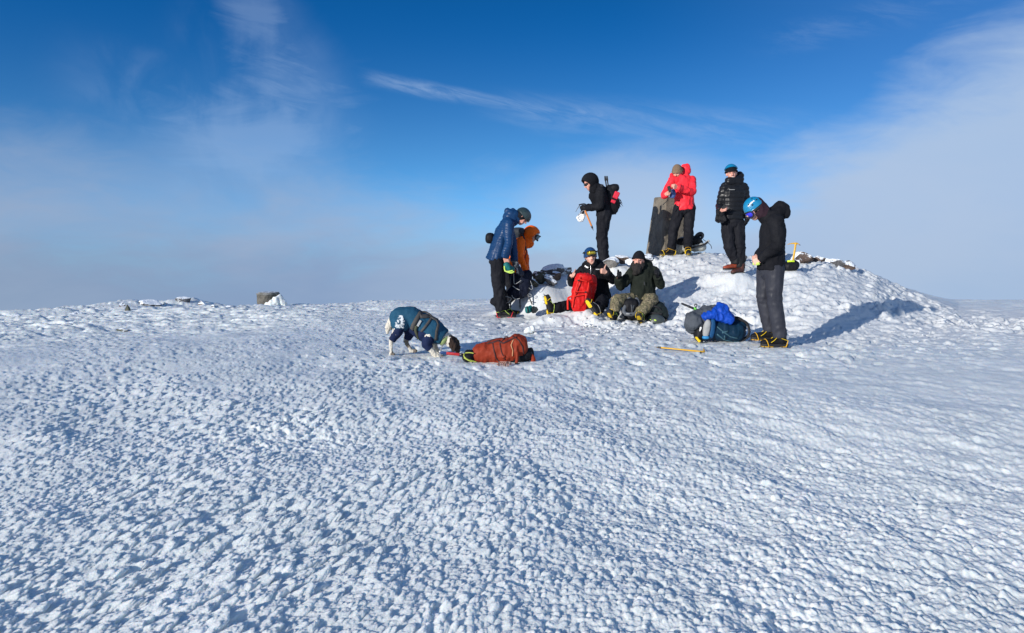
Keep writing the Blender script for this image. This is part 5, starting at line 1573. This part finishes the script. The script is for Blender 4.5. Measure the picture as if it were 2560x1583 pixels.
# ------------------------------------------------------------------ gear
def ice_axe(name_lab, spike, top, pick, pk=.16, ad=.09, cols=None, loc=None, r=.012, droop=.25):
    """shaft from spike to head; pick = direction of the pick"""
    root = thing('ice_axe', name_lab, 'ice axe', top)
    spike = Vector(spike); top = Vector(top); u = (top - spike).normalized()
    pd = Vector(pick); pd = (pd - u * pd.dot(u)).normalized(); sd_ = u.cross(pd)
    cols = cols or [M_yel]
    L = (top - spike).length; s0 = spike + u * .05
    B = MB()
    if len(cols) > 1:
        B.seg(s0, (r, r * .68), s0 + u * (L - .05) * .72, (r, r * .68), pd, m=0); B.seg(s0 + u * (L - .05) * .72, (r, r * .68), top, (r, r * .68), pd, m=1)
    else: B.seg(s0, (r, r * .68), top, (r, r * .68), pd)
    B.build('shaft', cols, root)
    B = MB(); B.seg(s0 - u * .002, (r * 1.1, r * .8), s0 + u * .035, (r * 1.1, r * .8), pd, c0=False, c1=False); B.seg(spike, .002, s0, (r * .8, r * .6), pd)
    B.build('spike', M_steel, root)
    B = MB()
    pts = [top + pd * (t * pk) - u * (droop * pk * t * t) for t in (0, .25, .5, .75, 1)]
    for i in range(4):
        w0 = .015 * (1 - i * .2); w1 = .015 * (1 - (i + 1) * .2)
        B.seg(pts[i], (w0, .004), pts[i + 1], (max(w1, .002), .003), u)
    B.seg(top + pd * .01, (.017, .010), top - pd * .02, (.017, .010), u)
    a1 = top - pd * ad * .55; a2 = top - pd * ad - u * .02
    B.seg(top - pd * .01, (.012, .006), a1, (.007, .012), u); B.seg(a1, (.005, .014), a2, (.004, .026), u)
    hd = B.build('head', cols[-1] if cols[0] is M_yel else M_steel2, root)
    B = MB(); B.seg(pts[3], (.005, .004), pts[4], (.002, .003), u); B.build('pick_tip', M_steel, hd)
    B = MB(); B.seg(a1.lerp(a2, .6), (.006, .022), a2, (.004, .027), u); B.build('blade_edge', M_steel, hd)
    return root

def axes():
    q = P_(1620, 730, 6.434, 8.32)
    g = q(500, 935); z = hz(g.x, g.y)
    dz = V(0, 0, 0)
    a = ice_axe('yellow ice axe lying flat on the snow in front of the blue rucksack', q(92, 884, .12), q(895, 962, -.12), (.2, .97, .12), cols=[M_yel], pk=.13, ad=.10, r=.013)
    q = P_(1920, 590, 3.82, 12.55)
    ice_axe('yellow ice axe standing upright in a dark sack on the mound', q(225, 330, .0), q(265, 72, .0), (-1, 0, .06), cols=[M_yel], pk=.14, ad=.075, r=.017)
    t = thing('sack', 'dark sack with lime rim lying on the mound behind the cyan helmet person', 'sack', q(225, 345))
    B = MB(); B.ell(q(205, 292), (.13, .13, .085), e=.8); B.ell(q(240, 280, .02), (.09, .10, .08), e=.8); B.remesh('bag', M_black2, t, voxel=.01, smooth=2, disp=folds(.012, 12, 6))
    B = MB(); B.strap([q(185, 243, -.09), q(215, 240, -.10), q(252, 242, -.08)], .03, .010, (0, -1, .3)); B.build('rim', mat('lime_plastic', (.62, .85, .03), rough=.5), t)
    B = MB(); B.ell(q(284, 268, .02), (.030, .06, .07), e=.8); B.build('pad', M_white, t)
    # held by the hooded person
    q = P_(1400, 410, 5.815, 12.88)
    ice_axe('orange shafted ice axe hanging from the glove of the hooded person', q(486, 968), q(362, 672), (-.95, 0, -.35), cols=[mat('copper_orange', (.62, .22, .05), rough=.35), mat('copper_orange', (.62, .22, .05))], pk=.15, ad=.07, r=.015)
    q = P_(1400, 410, 5.815, 12.95)
    t = thing('ice_tool', 'black walking pole head held above the glove of the hooded person', 'pole', q(320, 620))
    B = MB(); B.tube([q(385, 600), q(355, 580), q(300, 590), q(275, 598)], .013); B.tube([q(285, 600), q(255, 650), q(228, 698)], (.008, .003)); B.build('handle', M_steel, t)
    q = P_(1400, 410, 5.815, 12.92)
    t = thing('glove', 'white glove dangling below the hand of the hooded person', 'glove', q(310, 850))
    B = MB(); w = q(335, 725); add_hand(B, w, q(290, 830) - w, (-1, 0, -.2), (0, -1, 0), 'relaxed', g=.010, sc=1.05); B.seg(w + V(.01, 0, .03), .045, w, .042)
    B.remesh('shell', M_white, t, voxel=.0075, smooth=1, disp=folds(.004, 20, 2))
    B = MB(); B.tube([q(320, 690), q(280, 730), q(245, 780)], (.012, .006)); B.seg(w + V(0, 0, .02), .05, w + V(.01, 0, .05), .045); B.build('cuff', M_black2, t)
    # the one by the dog
    q = P_(940, 740, 5.821, 7.86)
    ice_axe('red and blue ice axe lying on the snow between the dog and the orange rucksack', q(1330, 868, -.02), q(935, 822, .0), (.06, -.25, 1), cols=[mat('crimson_metal', (.40, .015, .02), rough=.4), mat('deep_blue_metal', (.01, .04, .14), rough=.4)], pk=.10, ad=.10, r=.017, droop=.3)

def rucksack_orange():
    q = P_(940, 740, 5.821, 7.78)
    t = thing('rucksack', 'rusty orange rucksack lying on its back on the snow beside the dog', 'rucksack', q(1800, 980))
    ax = ((q(2190, 770) - q(1440, 835)).normalized(),); u = ax[0]; Yv = V(0, 1, 0); up = u.cross(Yv).normalized(); up = up if up.z > 0 else -up
    A = (u, Yv, up)
    B = MB(); B.seg(q(1540, 828), (.100, .120), q(1700, 820), (.112, .13), up); B.ell(q(1560, 830), (.105, .12, .102), A, e=.72)
    B.ell(q(1900, 800), (.21, .15, .130), A, e=.75); B.ell(q(2060, 740), (.11, .13, .125), A, e=.85)
    om = shell('rust_orange_cloth', (.23, .030, .012), rough=.65, bump=.5)
    bag = B.remesh('bag', om, t, voxel=.009, smooth=3, disp=[folds(.016, 9, 4), folds(.008, 22, 7)])
    bv = bvh_of(bag)
    B = MB()
    laid(bv, B, [q(1700, 690, -.05), q(1720, 800, -.1), q(1740, 900, -.1), q(1800, 960, -.08)], .012)
    laid(bv, B, [q(1760, 650, -.05), q(1850, 690, -.1), q(1960, 640, -.1), q(2050, 600, -.1)], .016)
    laid(bv, B, [q(1870, 620, 0), q(1800, 700, -.1), q(1830, 820, -.12), q(1880, 930, -.1)], .010)
    laid(bv, B, [q(1620, 700, -.03), q(1700, 680, -.03), q(1800, 650, -.03)], .022)
    laid(bv, B, [q(1990, 590, -.08), q(2080, 650, -.1), q(2130, 740, -.1), q(2150, 860, -.1)], .012)
    B.tube([q(1480, 700), q(1460, 720), q(1500, 712), q(1600, 706), q(1700, 672)], .008); B.tube([q(1620, 668), q(1700, 640), q(1770, 628), q(1800, 660)], .011)
    B.tube([q(1870, 600), q(1890, 588), q(1920, 596), q(1925, 610)], .005); B.tube([q(1800, 655, -.02), q(1850, 620, -.02), q(1930, 610, -.02), q(2010, 600, -.02)], .010)
    B.build('strap', mat('dark_red_webbing', (.05, .012, .012), rough=.8), t)
    B = MB(); laid(bv, B, [q(2005, 640, -.1), q(1965, 720, -.12), q(1990, 800, -.13), q(1985, 880, -.12)], .010, off=.006); B.build('cord', mat('tan_cord', (.5, .25, .12), rough=.8), t)
    B = MB(); B.strap([q(2050, 810, -.16), q(2055, 900, -.19), q(2040, 1000, -.2)], .03, .006, (0, -1, 0)); B.strap([q(2250, 870, -.05), q(2285, 900, -.06), q(2290, 960, -.06)], .05, .008, (0, -1, 0)); B.strap([q(1850, 860, -.16), q(1860, 900, -.17)], .04, .01, (0, -1, 0)); B.build('lighter_strap', om, t)
    B = MB(); B.ell(q(1990, 900, .0), (.20, .14, .052), A, e=.8); B.seg(q(1900, 930, -.06), .035, q(2200, 850, -.04), .05); B.seg(q(2200, 830, -.02), .045, q(2258, 775, 0), .018); B.seg(q(2190, 830), .03, q(2160, 970, -.04), .018)
    B.remesh('back_panel', M_black2, t, voxel=.009, smooth=2, disp=folds(.01, 14, 4))
    B = MB(); B.strap([q(2255, 760, 0), q(2285, 800, -.01), q(2290, 900, -.03), q(2240, 940, -.03), q(2225, 860, -.02)], .022, .006, (0, -1, 0)); B.build('shoulder_strap', M_web, t)
    # black bag with lime cord at the foot of the pack
    q = P_(940, 740, 5.821, 7.72)
    t = thing('pouch', 'small black pouch with lime cord beside the foot of the orange rucksack', 'pouch', q(1350, 950))
    B = MB(); B.ell(q(1345, 890), (.065, .07, .05), e=.9); B.seg(q(1345, 840), .04, q(1390, 850), .05); B.remesh('bag', M_black2, t, voxel=.008, smooth=2, disp=folds(.008, 16, 3))
    B = MB(); B.tube([q(1285, 840, -.04), q(1275, 880, -.08), q(1330, 925, -.08), q(1400, 945, -.07), q(1460, 962, -.06)], .006); B.tube([q(1280, 900, -.08), q(1350, 940, -.09), q(1400, 960, -.08)], .006); B.tube([q(1300, 830, -.05), q(1370, 825, -.06), q(1420, 835, -.07)], .005); B.build('cord', mat('dull_lime', (.42, .48, .08), rough=.8), t)
    # rope and belt
    q = P_(940, 740, 5.821, 7.52)
    t = tag_mesh_rope(q)

def tag_mesh_rope(q):
    B = MB(); random.seed(11)
    for k in range(5):
        cx = 1800 + 26 * k; rr = 34 + 8 * (k % 3)
        B.tube([q(cx + rr * math.cos(a) * (1 if k % 2 else .7), 1002 + 46 * math.sin(a), .04 * math.cos(a * 1.3 + k) - .02 * k) for a in [i * 2 * PI / 9 for i in range(9)]], .0055, closed=True, smooth=2, n=6)
    B.tube([q(1900, 1030), q(1920, 970), q(1950, 955), q(1965, 985), q(1930, 1030)], .0055, n=6)
    B.tube([q(1760, 990), q(1800, 1050), q(1900, 1060, -.02), q(2010, 1050, -.02), q(2080, 1062, -.03)], .0055, n=6)
    o = B.build('rope', mat('pink_brown_rope', (.30, .17, .14), rough=.9, bump=.6, scale=160))
    tag(o, 'coil of pinkish brown rope on the snow under the orange rucksack', 'rope')
    t = thing('hip_belt', 'dark padded hip belt trailing on the snow from the orange rucksack', 'belt', q(2200, 1080))
    B = MB(); B.tube([q(1990, 1010, .06), q(2050, 1040), q(2150, 1070, -.02), q(2260, 1085, -.03)], .018, n=8); B.seg(q(2050, 1000, .05), .02, q(2150, 1010, .08), .015); B.remesh('pad', M_web, t, voxel=.008, smooth=1)
    B = MB(); B.ell(q(2230, 1062, -.02), (.030, .02, .016)); B.ell(q(2290, 1070, -.03), (.04, .02, .014)); B.tube([q(2200, 1055), q(2290, 1052), q(2370, 1070)], .004)
    for i in range(7): B.seg(q(2210 + 22 * i, 1058, -.02), .005, q(2216 + 22 * i, 1040 + 4 * (i % 2), -.02), .003, n=6)
    B.build('gear', M_steel, t)
    B = MB(); B.strap([q(2060, 1040, -.02), q(2150, 1045, -.03), q(2230, 1050, -.03)], .012, .006, (0, -1, .4)); B.build('strap', mat('tan_cord', (.5, .25, .12)), t)
    return o

def rucksack_blue():
    q = P_(1620, 730, 6.434, 9.12)
    t = thing('rucksack', 'open blue rucksack lying on the snow at the feet of the cyan helmet person', 'rucksack', q(1150, 840))
    dt = shell('petrol_cloth', (.004, .024, .052), rough=.55, bump=.4)
    B = MB(); B.seg(q(960, 590), (.125, .15), q(1400, 650), (.120, .15), V(0, 0, 1)); B.ell(q(1420, 650), (.08, .14, .12), e=.75); B.ell(q(900, 640), (.10, .14, .10), e=.8); B.seg(q(1350, 460, .02), .05, q(1480, 560), .07)
    bag = B.remesh('bag', dt, t, voxel=.010, smooth=3, disp=[folds(.016, 9, 4), folds(.007, 22, 7)])
    bv = bvh_of(bag)
    B = MB(); B.ell(q(735, 480, .0), (.105, .15, .115), e=.8); B.seg(q(800, 460), .12, q(960, 360), .09); B.seg(q(950, 350, .05), .09, q(1160, 270, .05), .055); B.seg(q(740, 560), .09, q(880, 480), .10)
    B.remesh('rain_cover', shell('slate_cloth', (.060, .070, .085), rough=.7, bump=.5), t, voxel=.010, smooth=2, disp=[folds(.024, 10, 5), folds(.012, 24, 2)])
    B = MB(); B.seg(q(930, 400, -.09), .045, q(1080, 370, -.09), .06); B.seg(q(1080, 370, -.08), .06, q(1200, 300, -.04), .075); B.seg(q(1180, 320, -.06), .075, q(1290, 420, -.08), .06); B.seg(q(1120, 390, -.1), .05, q(1300, 450, -.11), .045)
    B.seg(q(1200, 280, 0), .06, q(1160, 230, .03), .035)
    B.remesh('blue_jacket', shell('royal_blue_cloth', (.006, .055, .38), rough=.5, bump=.5), t, voxel=.009, smooth=2, disp=[folds(.026, 13, 3), folds(.012, 28, 2)])
    B = MB(); B.ell(q(1025, 590, -.13), (.042, .05, .125), (V(1, 0, -.12).normalized(), V(0, 1, 0), V(.12, 0, 1).normalized()), e=.85); B.remesh('side_pocket', shell('mid_blue_cloth', (.010, .065, .17), rough=.5), t, voxel=.009, smooth=2, disp=folds(.006, 18, 2))
    B = MB(); B.ell(q(945, 590, -.155), (.042, .045, .112), (V(1, 0, -.14).normalized(), V(0, 1, 0), V(.14, 0, 1).normalized()), e=.85); B.remesh('mesh_pocket', M_lgrey, t, voxel=.009, smooth=2, disp=folds(.005, 18, 2))
    B = MB(); B.ell(q(930, 732, -.165), (.044, .040, .022), None, e=.85); B.build('pocket_trim', mat('sky_blue_cloth', (.02, .22, .48), rough=.6), t)
    B = MB()
    laid(bv, B, [q(1110, 560, -.15), q(1220, 650, -.15), q(1330, 720, -.15), q(1450, 750, -.15)], .014)
    laid(bv, B, [q(1110, 680, -.15), q(1230, 770, -.15), q(1370, 800, -.15), q(1480, 800, -.15)], .016)
    laid(bv, B, [q(1190, 660, -.15), q(1290, 630, -.15)], .018); laid(bv, B, [q(1230, 700, -.15), q(1240, 800, -.15)], .018)
    B.build('strap', mat('grey_teal_webbing', (.035, .10, .14), rough=.8), t)
    B = MB(); B.strap([q(1380, 430, -.02), q(1500, 450, -.05), q(1590, 490, -.05), q(1625, 580, -.05), q(1632, 680, -.06), q(1560, 750, -.06), q(1500, 790, -.06)], .030, .010, (0, -1, 0)); B.strap([q(1340, 410, 0), q(1450, 405, 0), q(1560, 480, -.02), q(1500, 600, -.04), q(1470, 700, -.05)], .026, .010, (0, -1, 0))
    B.strap([q(1480, 820, -.08), q(1560, 770, -.1), q(1640, 710, -.1)], .016, .006, (0, -1, 0)); B.tube([q(1500, 830, -.1), q(1600, 845, -.12), q(1700, 870, -.14)], .0035)
    B.build('shoulder_strap', M_web, t)
    B = MB(); B.ell(q(810, 660, -.06), (.05, .08, .10), e=.8); B.remesh('inner_bag', M_black2, t, voxel=.01, smooth=2, disp=folds(.01, 14, 2))
    B = MB(); B.seg(q(850, 580, -.16), .014, q(835, 625, -.16), .007); B.build('buckle', M_white, t)
    c = q(800, 765, -.14)
    o = thing('crampon', 'yellow crampon plate poking out from under the blue rucksack', 'crampon', c)
    B = MB(); a = (V(.55, -.1, -.75).normalized(), V(0, 1, 0), V(.75, 0, .55).normalized()); B.box(c, (.036, .03, .013), a, bev=.006); B.box(c + a[0] * .022 + a[2] * .008, (.012, .026, .010), a, bev=.004); B.build('plate', M_yelp, o, smooth=False)
    B = MB()
    for i in range(3): B.seg(c + a[0] * (-.02 + .02 * i) - a[2] * .01, .005, c + a[0] * (-.02 + .02 * i) - a[2] * .035, .001, n=5)
    B.build('spike', M_steel, o)
    o = thing('trekking_pole', 'black pole with green collar sticking out of the grey rain cover', 'pole', q(790, 330))
    B = MB(); B.seg(q(545, 188, .05), .012, q(660, 235, .05), .013, n=10); B.seg(q(650, 232, .05), .015, q(780, 285, .05), .015, n=10); B.build('shaft', M_steel, o)
    B = MB(); B.seg(q(755, 262, .04), .016, q(800, 335, .04), .016, n=10); B.build('collar', mat('leaf_green_plastic', (.12, .55, .05), rough=.5), o)
    B = MB(); B.tube([q(765, 255, .03), q(745, 200, .03), q(790, 196, .03), q(775, 255, .03)], .006); B.build('loop', M_rub, o)

def gear_orange_person():
    q = P_(1180, 480, 4.318, 11.98)
    t = thing('rucksack', 'dark navy rucksack with white cords held upright by the person in orange', 'rucksack', q(500, 1180))
    nv = shell('ink_blue_cloth', (.006, .009, .022), rough=.6, bump=.5)
    B = MB(); B.ell(q(545, 1000), (.13, .12, .21), (V(.97, 0, -.2), V(0, 1, 0), V(.2, 0, .97)), e=.75); B.ell(q(600, 900), (.07, .09, .075), e=.85); B.ell(q(470, 1090), (.13, .12, .10), e=.8); B.ell(q(480, 960), (.10, .10, .12), e=.8)
    bag = B.remesh('bag', nv, t, voxel=.010, smooth=2, disp=[folds(.016, 10, 4), folds(.007, 24, 2)])
    B = MB(); B.tube([q(450, 880, -.17), q(452, 960, -.17), q(455, 1000, -.17), q(490, 985, -.17), q(530, 955, -.17)], .005); B.tube([q(440, 1015, -.17), q(470, 1040, -.17), q(515, 1060, -.17)], .007)
    B.tube([q(430, 1115, -.16), q(440, 1140, -.17), q(480, 1160, -.17), q(515, 1150, -.17)], .006); B.tube([q(360, 1130, -.14), q(400, 1135, -.15), q(430, 1150, -.15), q(400, 1190, -.15), q(370, 1200, -.14)], .006)
    B.tube([q(600, 1020, -.1), q(640, 1060, -.1), q(660, 1040, -.1), q(630, 960, -.08)], .004); B.tube([q(610, 1100, -.1), q(640, 1105, -.1), q(640, 1135, -.1), q(615, 1125, -.1)], .005)
    B.build('cord', M_lgrey, t)
    B = MB(); B.seg(q(475, 790, -.14), .045, q(530, 880, -.16), .05); B.remesh('grey_sleeve', shell('slate_blue_cloth', (.03, .036, .055)), t, voxel=.01, smooth=2)
    for k, (a, b, lab) in enumerate((((598, 1095), (648, 1212), 'black pole leaning from the navy rucksack towards the teal mitts'), ((515, 1150), (520, 1258), 'black pole standing under the navy rucksack, between the two other poles'), ((418, 1170), (414, 1262), 'black pole standing under the navy rucksack, closest to the red crampon'))):
        o = thing('trekking_pole', lab, 'pole', q(*b), group='poles under the navy rucksack')
        B = MB(); B.seg(q(a[0], a[1], -.06), .013, q(b[0], b[1], -.1), .010, n=10); B.build('shaft', M_steel, o)
        B = MB(); B.ell(q(b[0], b[1] - 26, -.1), (.026, .026, .006)); B.build('basket', M_rub, o)
    q = P_(1180, 480, 4.318, 11.55)
    for k, (x, m, lab) in enumerate(((605, M_teal, 'teal mitt standing on the snow beside the yellow crampon boot'), (665, mat('grey_teal_cloth', (.06, .075, .07), rough=.8, bump=.5), 'grey green mitt slumped against the teal mitt on the snow'))):
        o = thing('mitt', lab, 'mitt', q(x, 1310), group='mitts on the snow')
        B = MB(); B.ell(q(x, 1272, .05 * k), (.050, .06, .052), e=.85); B.seg(q(x + 18, 1260, .05 * k), .03, q(x + 30, 1240 + 30 * k, .05 * k), .025)
        B.remesh('shell', m, o, voxel=.008, smooth=2, disp=folds(.010, 18, k)); B = MB(); B.strap([q(x - 15, 1240, -.06 + .05 * k), q(x, 1270, -.07 + .05 * k), q(x - 5, 1305, -.07 + .05 * k)], .014, .005, (0, -1, 0)); B.build('strap', M_web, o)

# ------------------------------------------------------------------ stones
M_rockA = rock_mat('grey_green_rock', (.04, .045, .034), (.09, .095, .07), .55)
M_rockB = rock_mat('red_brown_rock', (.07, .045, .035), (.14, .10, .08), .35)
M_rockC = rock_mat('grey_rock', (.06, .06, .065), (.14, .14, .145), .4)
M_rockD = rock_mat('rimed_rock', (.12, .11, .10), (.26, .25, .24), .15)
def rock(x0, x1, y0, y1, label, m, Y=None, seed=1, dep=.8, tilt=0.0, group='rocks on the mound', sink=.35, wk=1.22):
    cx = (x0 + x1) / 2
    if Y is None:
        g = ground_at(cx, y1); Y = g.y if g else 13.5
    a = W(x0, y1, Y); b = W(x1, y0, Y)
    w = abs(b.x - a.x); h = abs(b.z - a.z)
    import bmesh
    bm = bmesh.new(); bmesh.ops.create_icosphere(bm, subdivisions=4, radius=1.0)
    rnd = random.Random(seed)
    planes = []
    for k in range(13):
        n = V(rnd.gauss(0, 1), rnd.gauss(0, 1), rnd.gauss(0, .8)).normalized(); planes.append((n, rnd.uniform(.35, .85)))
    R3 = Matrix.Rotation(tilt, 3, 'Y')
    co = []
    for v in bm.verts:
        p = v.co.copy()
        for n, d in planes:
            t = p.dot(n)
            if t > d: p -= n * (t - d) * .93
        co.append(p)
    co = np.array([tuple(c) for c in co])
    nn = .22 * (vnoise3(co[:, 0] * 3 + seed, co[:, 1] * 3, co[:, 2] * 3, seed) - .5) + .05 * (vnoise3(co[:, 0] * 9, co[:, 1] * 9 + seed, co[:, 2] * 9, seed) - .5)
    co = co * (1 + nn[:, None])
    ext = co.max(0) - co.min(0); co = (co - (co.max(0) + co.min(0)) / 2) / ext
    co *= np.array([w * wk, w * dep, h * (.95 + sink)])
    c0 = W(cx, (y0 + y1) / 2, Y)
    for v, c in zip(bm.verts, co):
        v.co = R3 @ Vector(c)
    me = bpy.data.meshes.new('rock'); bm.to_mesh(me); bm.free()
    for p in me.polygons: p.use_smooth = False
    me.materials.append(m)
    o = bpy.data.objects.new('rock', me); COL.objects.link(o)
    o.location = (c0.x, Y + w * dep * .25, c0.z - h * sink / 2)
    tag(o, label, 'rock', group); return o

def rocks():
    L = [
     (1333, 1366, 677, 702, 'dark green grey slab at the left foot of the rock pile behind the navy rucksack', M_rockA, 12.35, 3, .25),
     (1356, 1406, 660, 688, 'largest dark boulder crowning the rock pile on the mound edge', M_rockC, 12.75, 17, -.2),
     (1381, 1401, 678, 698, 'small red brown stone on end below the largest boulder', M_rockB, 12.45, 5, .2),
     (1392, 1426, 669, 684, 'grey rimed stone between the largest boulder and the bare thumb', M_rockD, 12.9, 9, -.1),
     (1362, 1392, 688, 708, 'blue grey stone glazed with ice under the largest boulder', M_rockC, 12.2, 12, .3),
     (1322, 1345, 697, 712, 'small flat dark stone at the lower end of the rock pile', M_rockA, 12.1, 15, .3),
     (1508, 1546, 641, 664, 'pale rimed boulder at the boots of the hooded person', M_rockD, 12.6, 21, 0),
     (1540, 1580, 638, 656, 'brown topped boulder between the hooded person and the black beanie', M_rockB, 12.8, 22, .1),
     (1566, 1590, 644, 660, 'low rimed stone just behind the black beanie', M_rockD, 12.6, 27, .1),
     (1606, 1634, 634, 652, 'grey stone against the left foot of the concrete pillar', M_rockC, 13.5, 23, 0),
     (1846, 1868, 637, 651, 'small stone between the puffer jacket person and the cyan helmet person', M_rockC, 13.4, 24, 0),
     (1968, 2024, 625, 652, 'brown slab framed with snow behind the upright yellow ice axe', M_rockB, 13.4, 25, -.12),
     (2034, 2066, 637, 653, 'low brown stone second from the yellow ice axe on the mound crest', M_rockB, 13.6, 26, .12),
     (2074, 2112, 644, 662, 'flat grey brown stone third from the yellow ice axe on the crest', M_rockC, 13.5, 31, .1),
     (2106, 2139, 648, 667, 'rounded stone at the far end of the crest rocks, above the long slope', M_rockB, 13.5, 29, .25)]
    for x0, x1, y0, y1, lab, m, Y, sd_, ti in L: rock(x0, x1, y0 + (3 if x0 > 1900 else 0), y1 + (3 if x0 > 1900 else 0), lab, m, Y, sd_, tilt=ti, wk=1.5 if x0 > 1900 else 1.25)
    G = 'rocks poking through the snow of the far ridge'
    L = [(293, 311, 756, 768, 'red brown stone on the distant ridge, left of the two snow domes', M_rockB, 41), (309, 325, 760, 777, 'dark upright stone touching the red brown ridge stone', M_rockA, 42),
     (340, 402, 750, 766, 'long snow covered boulder on the distant ridge', M_rockC, 43), (405, 421, 756, 766, 'small dark brown stone between the two snow domes of the ridge', M_rockB, 44),
     (438, 474, 742, 757, 'highest grey boulder of the distant ridge, capped with snow', M_rockC, 45), (493, 524, 752, 763, 'low brown stone just right of the highest ridge boulder', M_rockB, 46),
     (165, 199, 779, 790, 'brown slab on top of the snow drift step', M_rockB, 47), (228, 258, 806, 812, 'flat tan slab flush with the snow in front of the ridge', M_rockB, 48),
     (288, 321, 820, 828, 'small dark stone with a snow tail in front of the ridge', M_rockA, 49), (20, 52, 786, 794, 'flat grey stone near the left end of the ridge', M_rockC, 50),
     (560, 585, 764, 770, 'thin dark stone between the ridge boulders and the round stone drum', M_rockC, 51), (520, 540, 762, 772, 'small grey stone low on the right end of the ridge', M_rockC, 52)]
    for x0, x1, y0, y1, lab, m, sd_ in L: rock(x0, x1, y0, y1, lab, m, None, sd_, group=G, sink=.7, wk=.95)

def stone_drum():
    s = 12.225; Y = DRUM_Y
    q = lambda x, y, dy=0: W(620 + x / s, 700 + y / s, Y + dy)
    c = q(625, 800, 0); top = q(625, 440).z; rad = (q(955, 500).x - q(292, 500).x) / 2
    t = thing('stone_drum', 'round stone drum with a flat cap on the skyline, snow plastered over one side', 'stone drum', c)
    B = MB(); n = 40; vs = []; fs = []
    H_ = top - c.z
    lv = [-.3, 0, .2, .2, .4, .4, .6, .6, .8, .8, 1.0]
    for i, l in enumerate(lv):
        k = 1 - (.02 if i % 2 == 0 else 0)
        for j in range(n):
            t_ = 2 * PI * j / n; w = 1 + .012 * math.sin(j * 2.7 + int(l * 5) * 2.1)
            vs.append((c.x + rad * k * w * math.cos(t_), c.y + rad * k * w * math.sin(t_), c.z + H_ * l))
        if i: fs += [((i - 1) * n + j, (i - 1) * n + (j + 1) % n, i * n + (j + 1) % n, i * n + j) for j in range(n)]
    B.add(vs, fs); B.build('wall', rock_mat('drum_masonry', (.06, .058, .05), (.14, .13, .11), .9), t, smooth=False)
    B = MB(); B.seg((c.x, c.y, top - .005), rad * 1.03, (c.x, c.y, top + .035), rad * 1.03, n=36, c0=False, c1=False); B.seg((c.x + rad * .05, c.y, top + .035), rad * .92, (c.x + rad * .05, c.y, top + .06), rad * .9, n=36, c0=False, c1=False)
    B.build('cap', rock_mat('cap_stone', (.10, .10, .09), (.2, .2, .19), .9), t, smooth=False)
    B = MB()
    B.seg(q(700, 820, -rad * .6), rad * .52, q(860, 650, -rad * .5), rad * .40); B.seg(q(880, 660, -rad * .3), rad * .30, q(950, 520, 0), rad * .12); B.seg(q(960, 560, -.1), rad * .3, q(1150, 860, -.1), rad * .25)
    B.seg(q(560, 820, -rad * .9), rad * .26, q(560, 640, -rad * .92), rad * .07); B.seg(q(680, 800, -rad * .9), rad * .3, q(690, 640, -rad * .9), rad * .09); B.seg(q(400, 830, -rad * .7), rad * .16, q(620, 800, -rad * .9), rad * .26); B.seg(q(780, 820, -.2), rad * .35, q(1250, 880, -.1), rad * .14)
    B.remesh('snow_crust', SNOW, t, voxel=.02, smooth=2, disp=folds(.045, 7, 4))

def snow_lumps():
    import bmesh
    random.seed(21)
    q = P_(1260, 780, 9.404, 10.05)
    B = MB(); B.ell(q(600, 430), (.055, .05, .048)); B.ell(q(655, 400), (.038, .04, .045)); B.ell(q(550, 455), (.04, .04, .025))
    o = B.remesh('snow_lump', SNOW, None, voxel=.007, smooth=1, disp=folds(.014, 18, 3))
    tag(o, 'lone chunk of white snow lying above the orange rucksack', 'snow lump')
    B = MB()
    spots = [(1556, 796, .045), (1560, 812, .03), (1575, 818, .04), (1590, 812, .03), (1545, 822, .025), (1468, 816, .04), (1478, 820, .03), (1620, 820, .03), (1528, 812, .03), (1600, 826, .02), (1690, 780, .03), (1700, 775, .025), (1500, 826, .02), (1450, 826, .02), (1292, 828, .018), (1660, 762, .035), (1655, 770, .03), (1646, 776, .03), (1640, 782, .03)]
    for _ in range(240):
        k = random.random()
        if k < .45: px = random.gauss(1545, 75); py = random.gauss(818, 14)
        elif k < .75: px = random.uniform(1980, 2450); py = 745 + (px - 2050) * .22 + random.gauss(35, 22)
        else: px = random.uniform(1250, 2000); py = random.uniform(810, 860)
        spots.append((px, py, random.uniform(.006, .016) * (1.5 if k < .45 else 1)))
    for px, py, r in spots:
        g = ground_at(px, py)
        if g is None: continue
        for _ in range(1 if r < .02 else 3):
            c = g + V(random.gauss(0, r * .5), random.gauss(0, r * .5), r * random.uniform(.2, .7) + .012)
            bm = bmesh.new()
            for _k in range(11):
                v = V(random.gauss(0, 1), random.gauss(0, 1), random.gauss(0, .7)).normalized() * r * random.uniform(.6, 1.15); v.z *= .7
                bm.verts.new(c + v)
            bmesh.ops.convex_hull(bm, input=bm.verts); bm.verts.index_update()
            B.add([v.co.copy() for v in bm.verts], [tuple(v.index for v in f.verts) for f in bm.faces]); bm.free()
    o = B.build('snow_debris', SNOW, smooth=False); o['kind'] = 'stuff'; o['label'] = 'loose crumbs of kicked up snow round the seated people and the slope'; o['category'] = 'snow crumbs'

# ================================================================== assemble
for fn in (person_cyan_helmet, person_blue_jacket, carried_glove, person_orange, person_black_hood, rucksack_black_red, person_red_jacket, phone_and_helmet, pillar,
           pack_behind_pillar, person_puffer, phone_puffer, person_seated_helmet, rucksack_red, person_bearded, rucksack_grey_lap, rucksack_dark_right, helmet_on_snow,
           dog, axes, rucksack_orange, rucksack_blue, gear_orange_person, rocks, stone_drum, snow_lumps):
    fn()
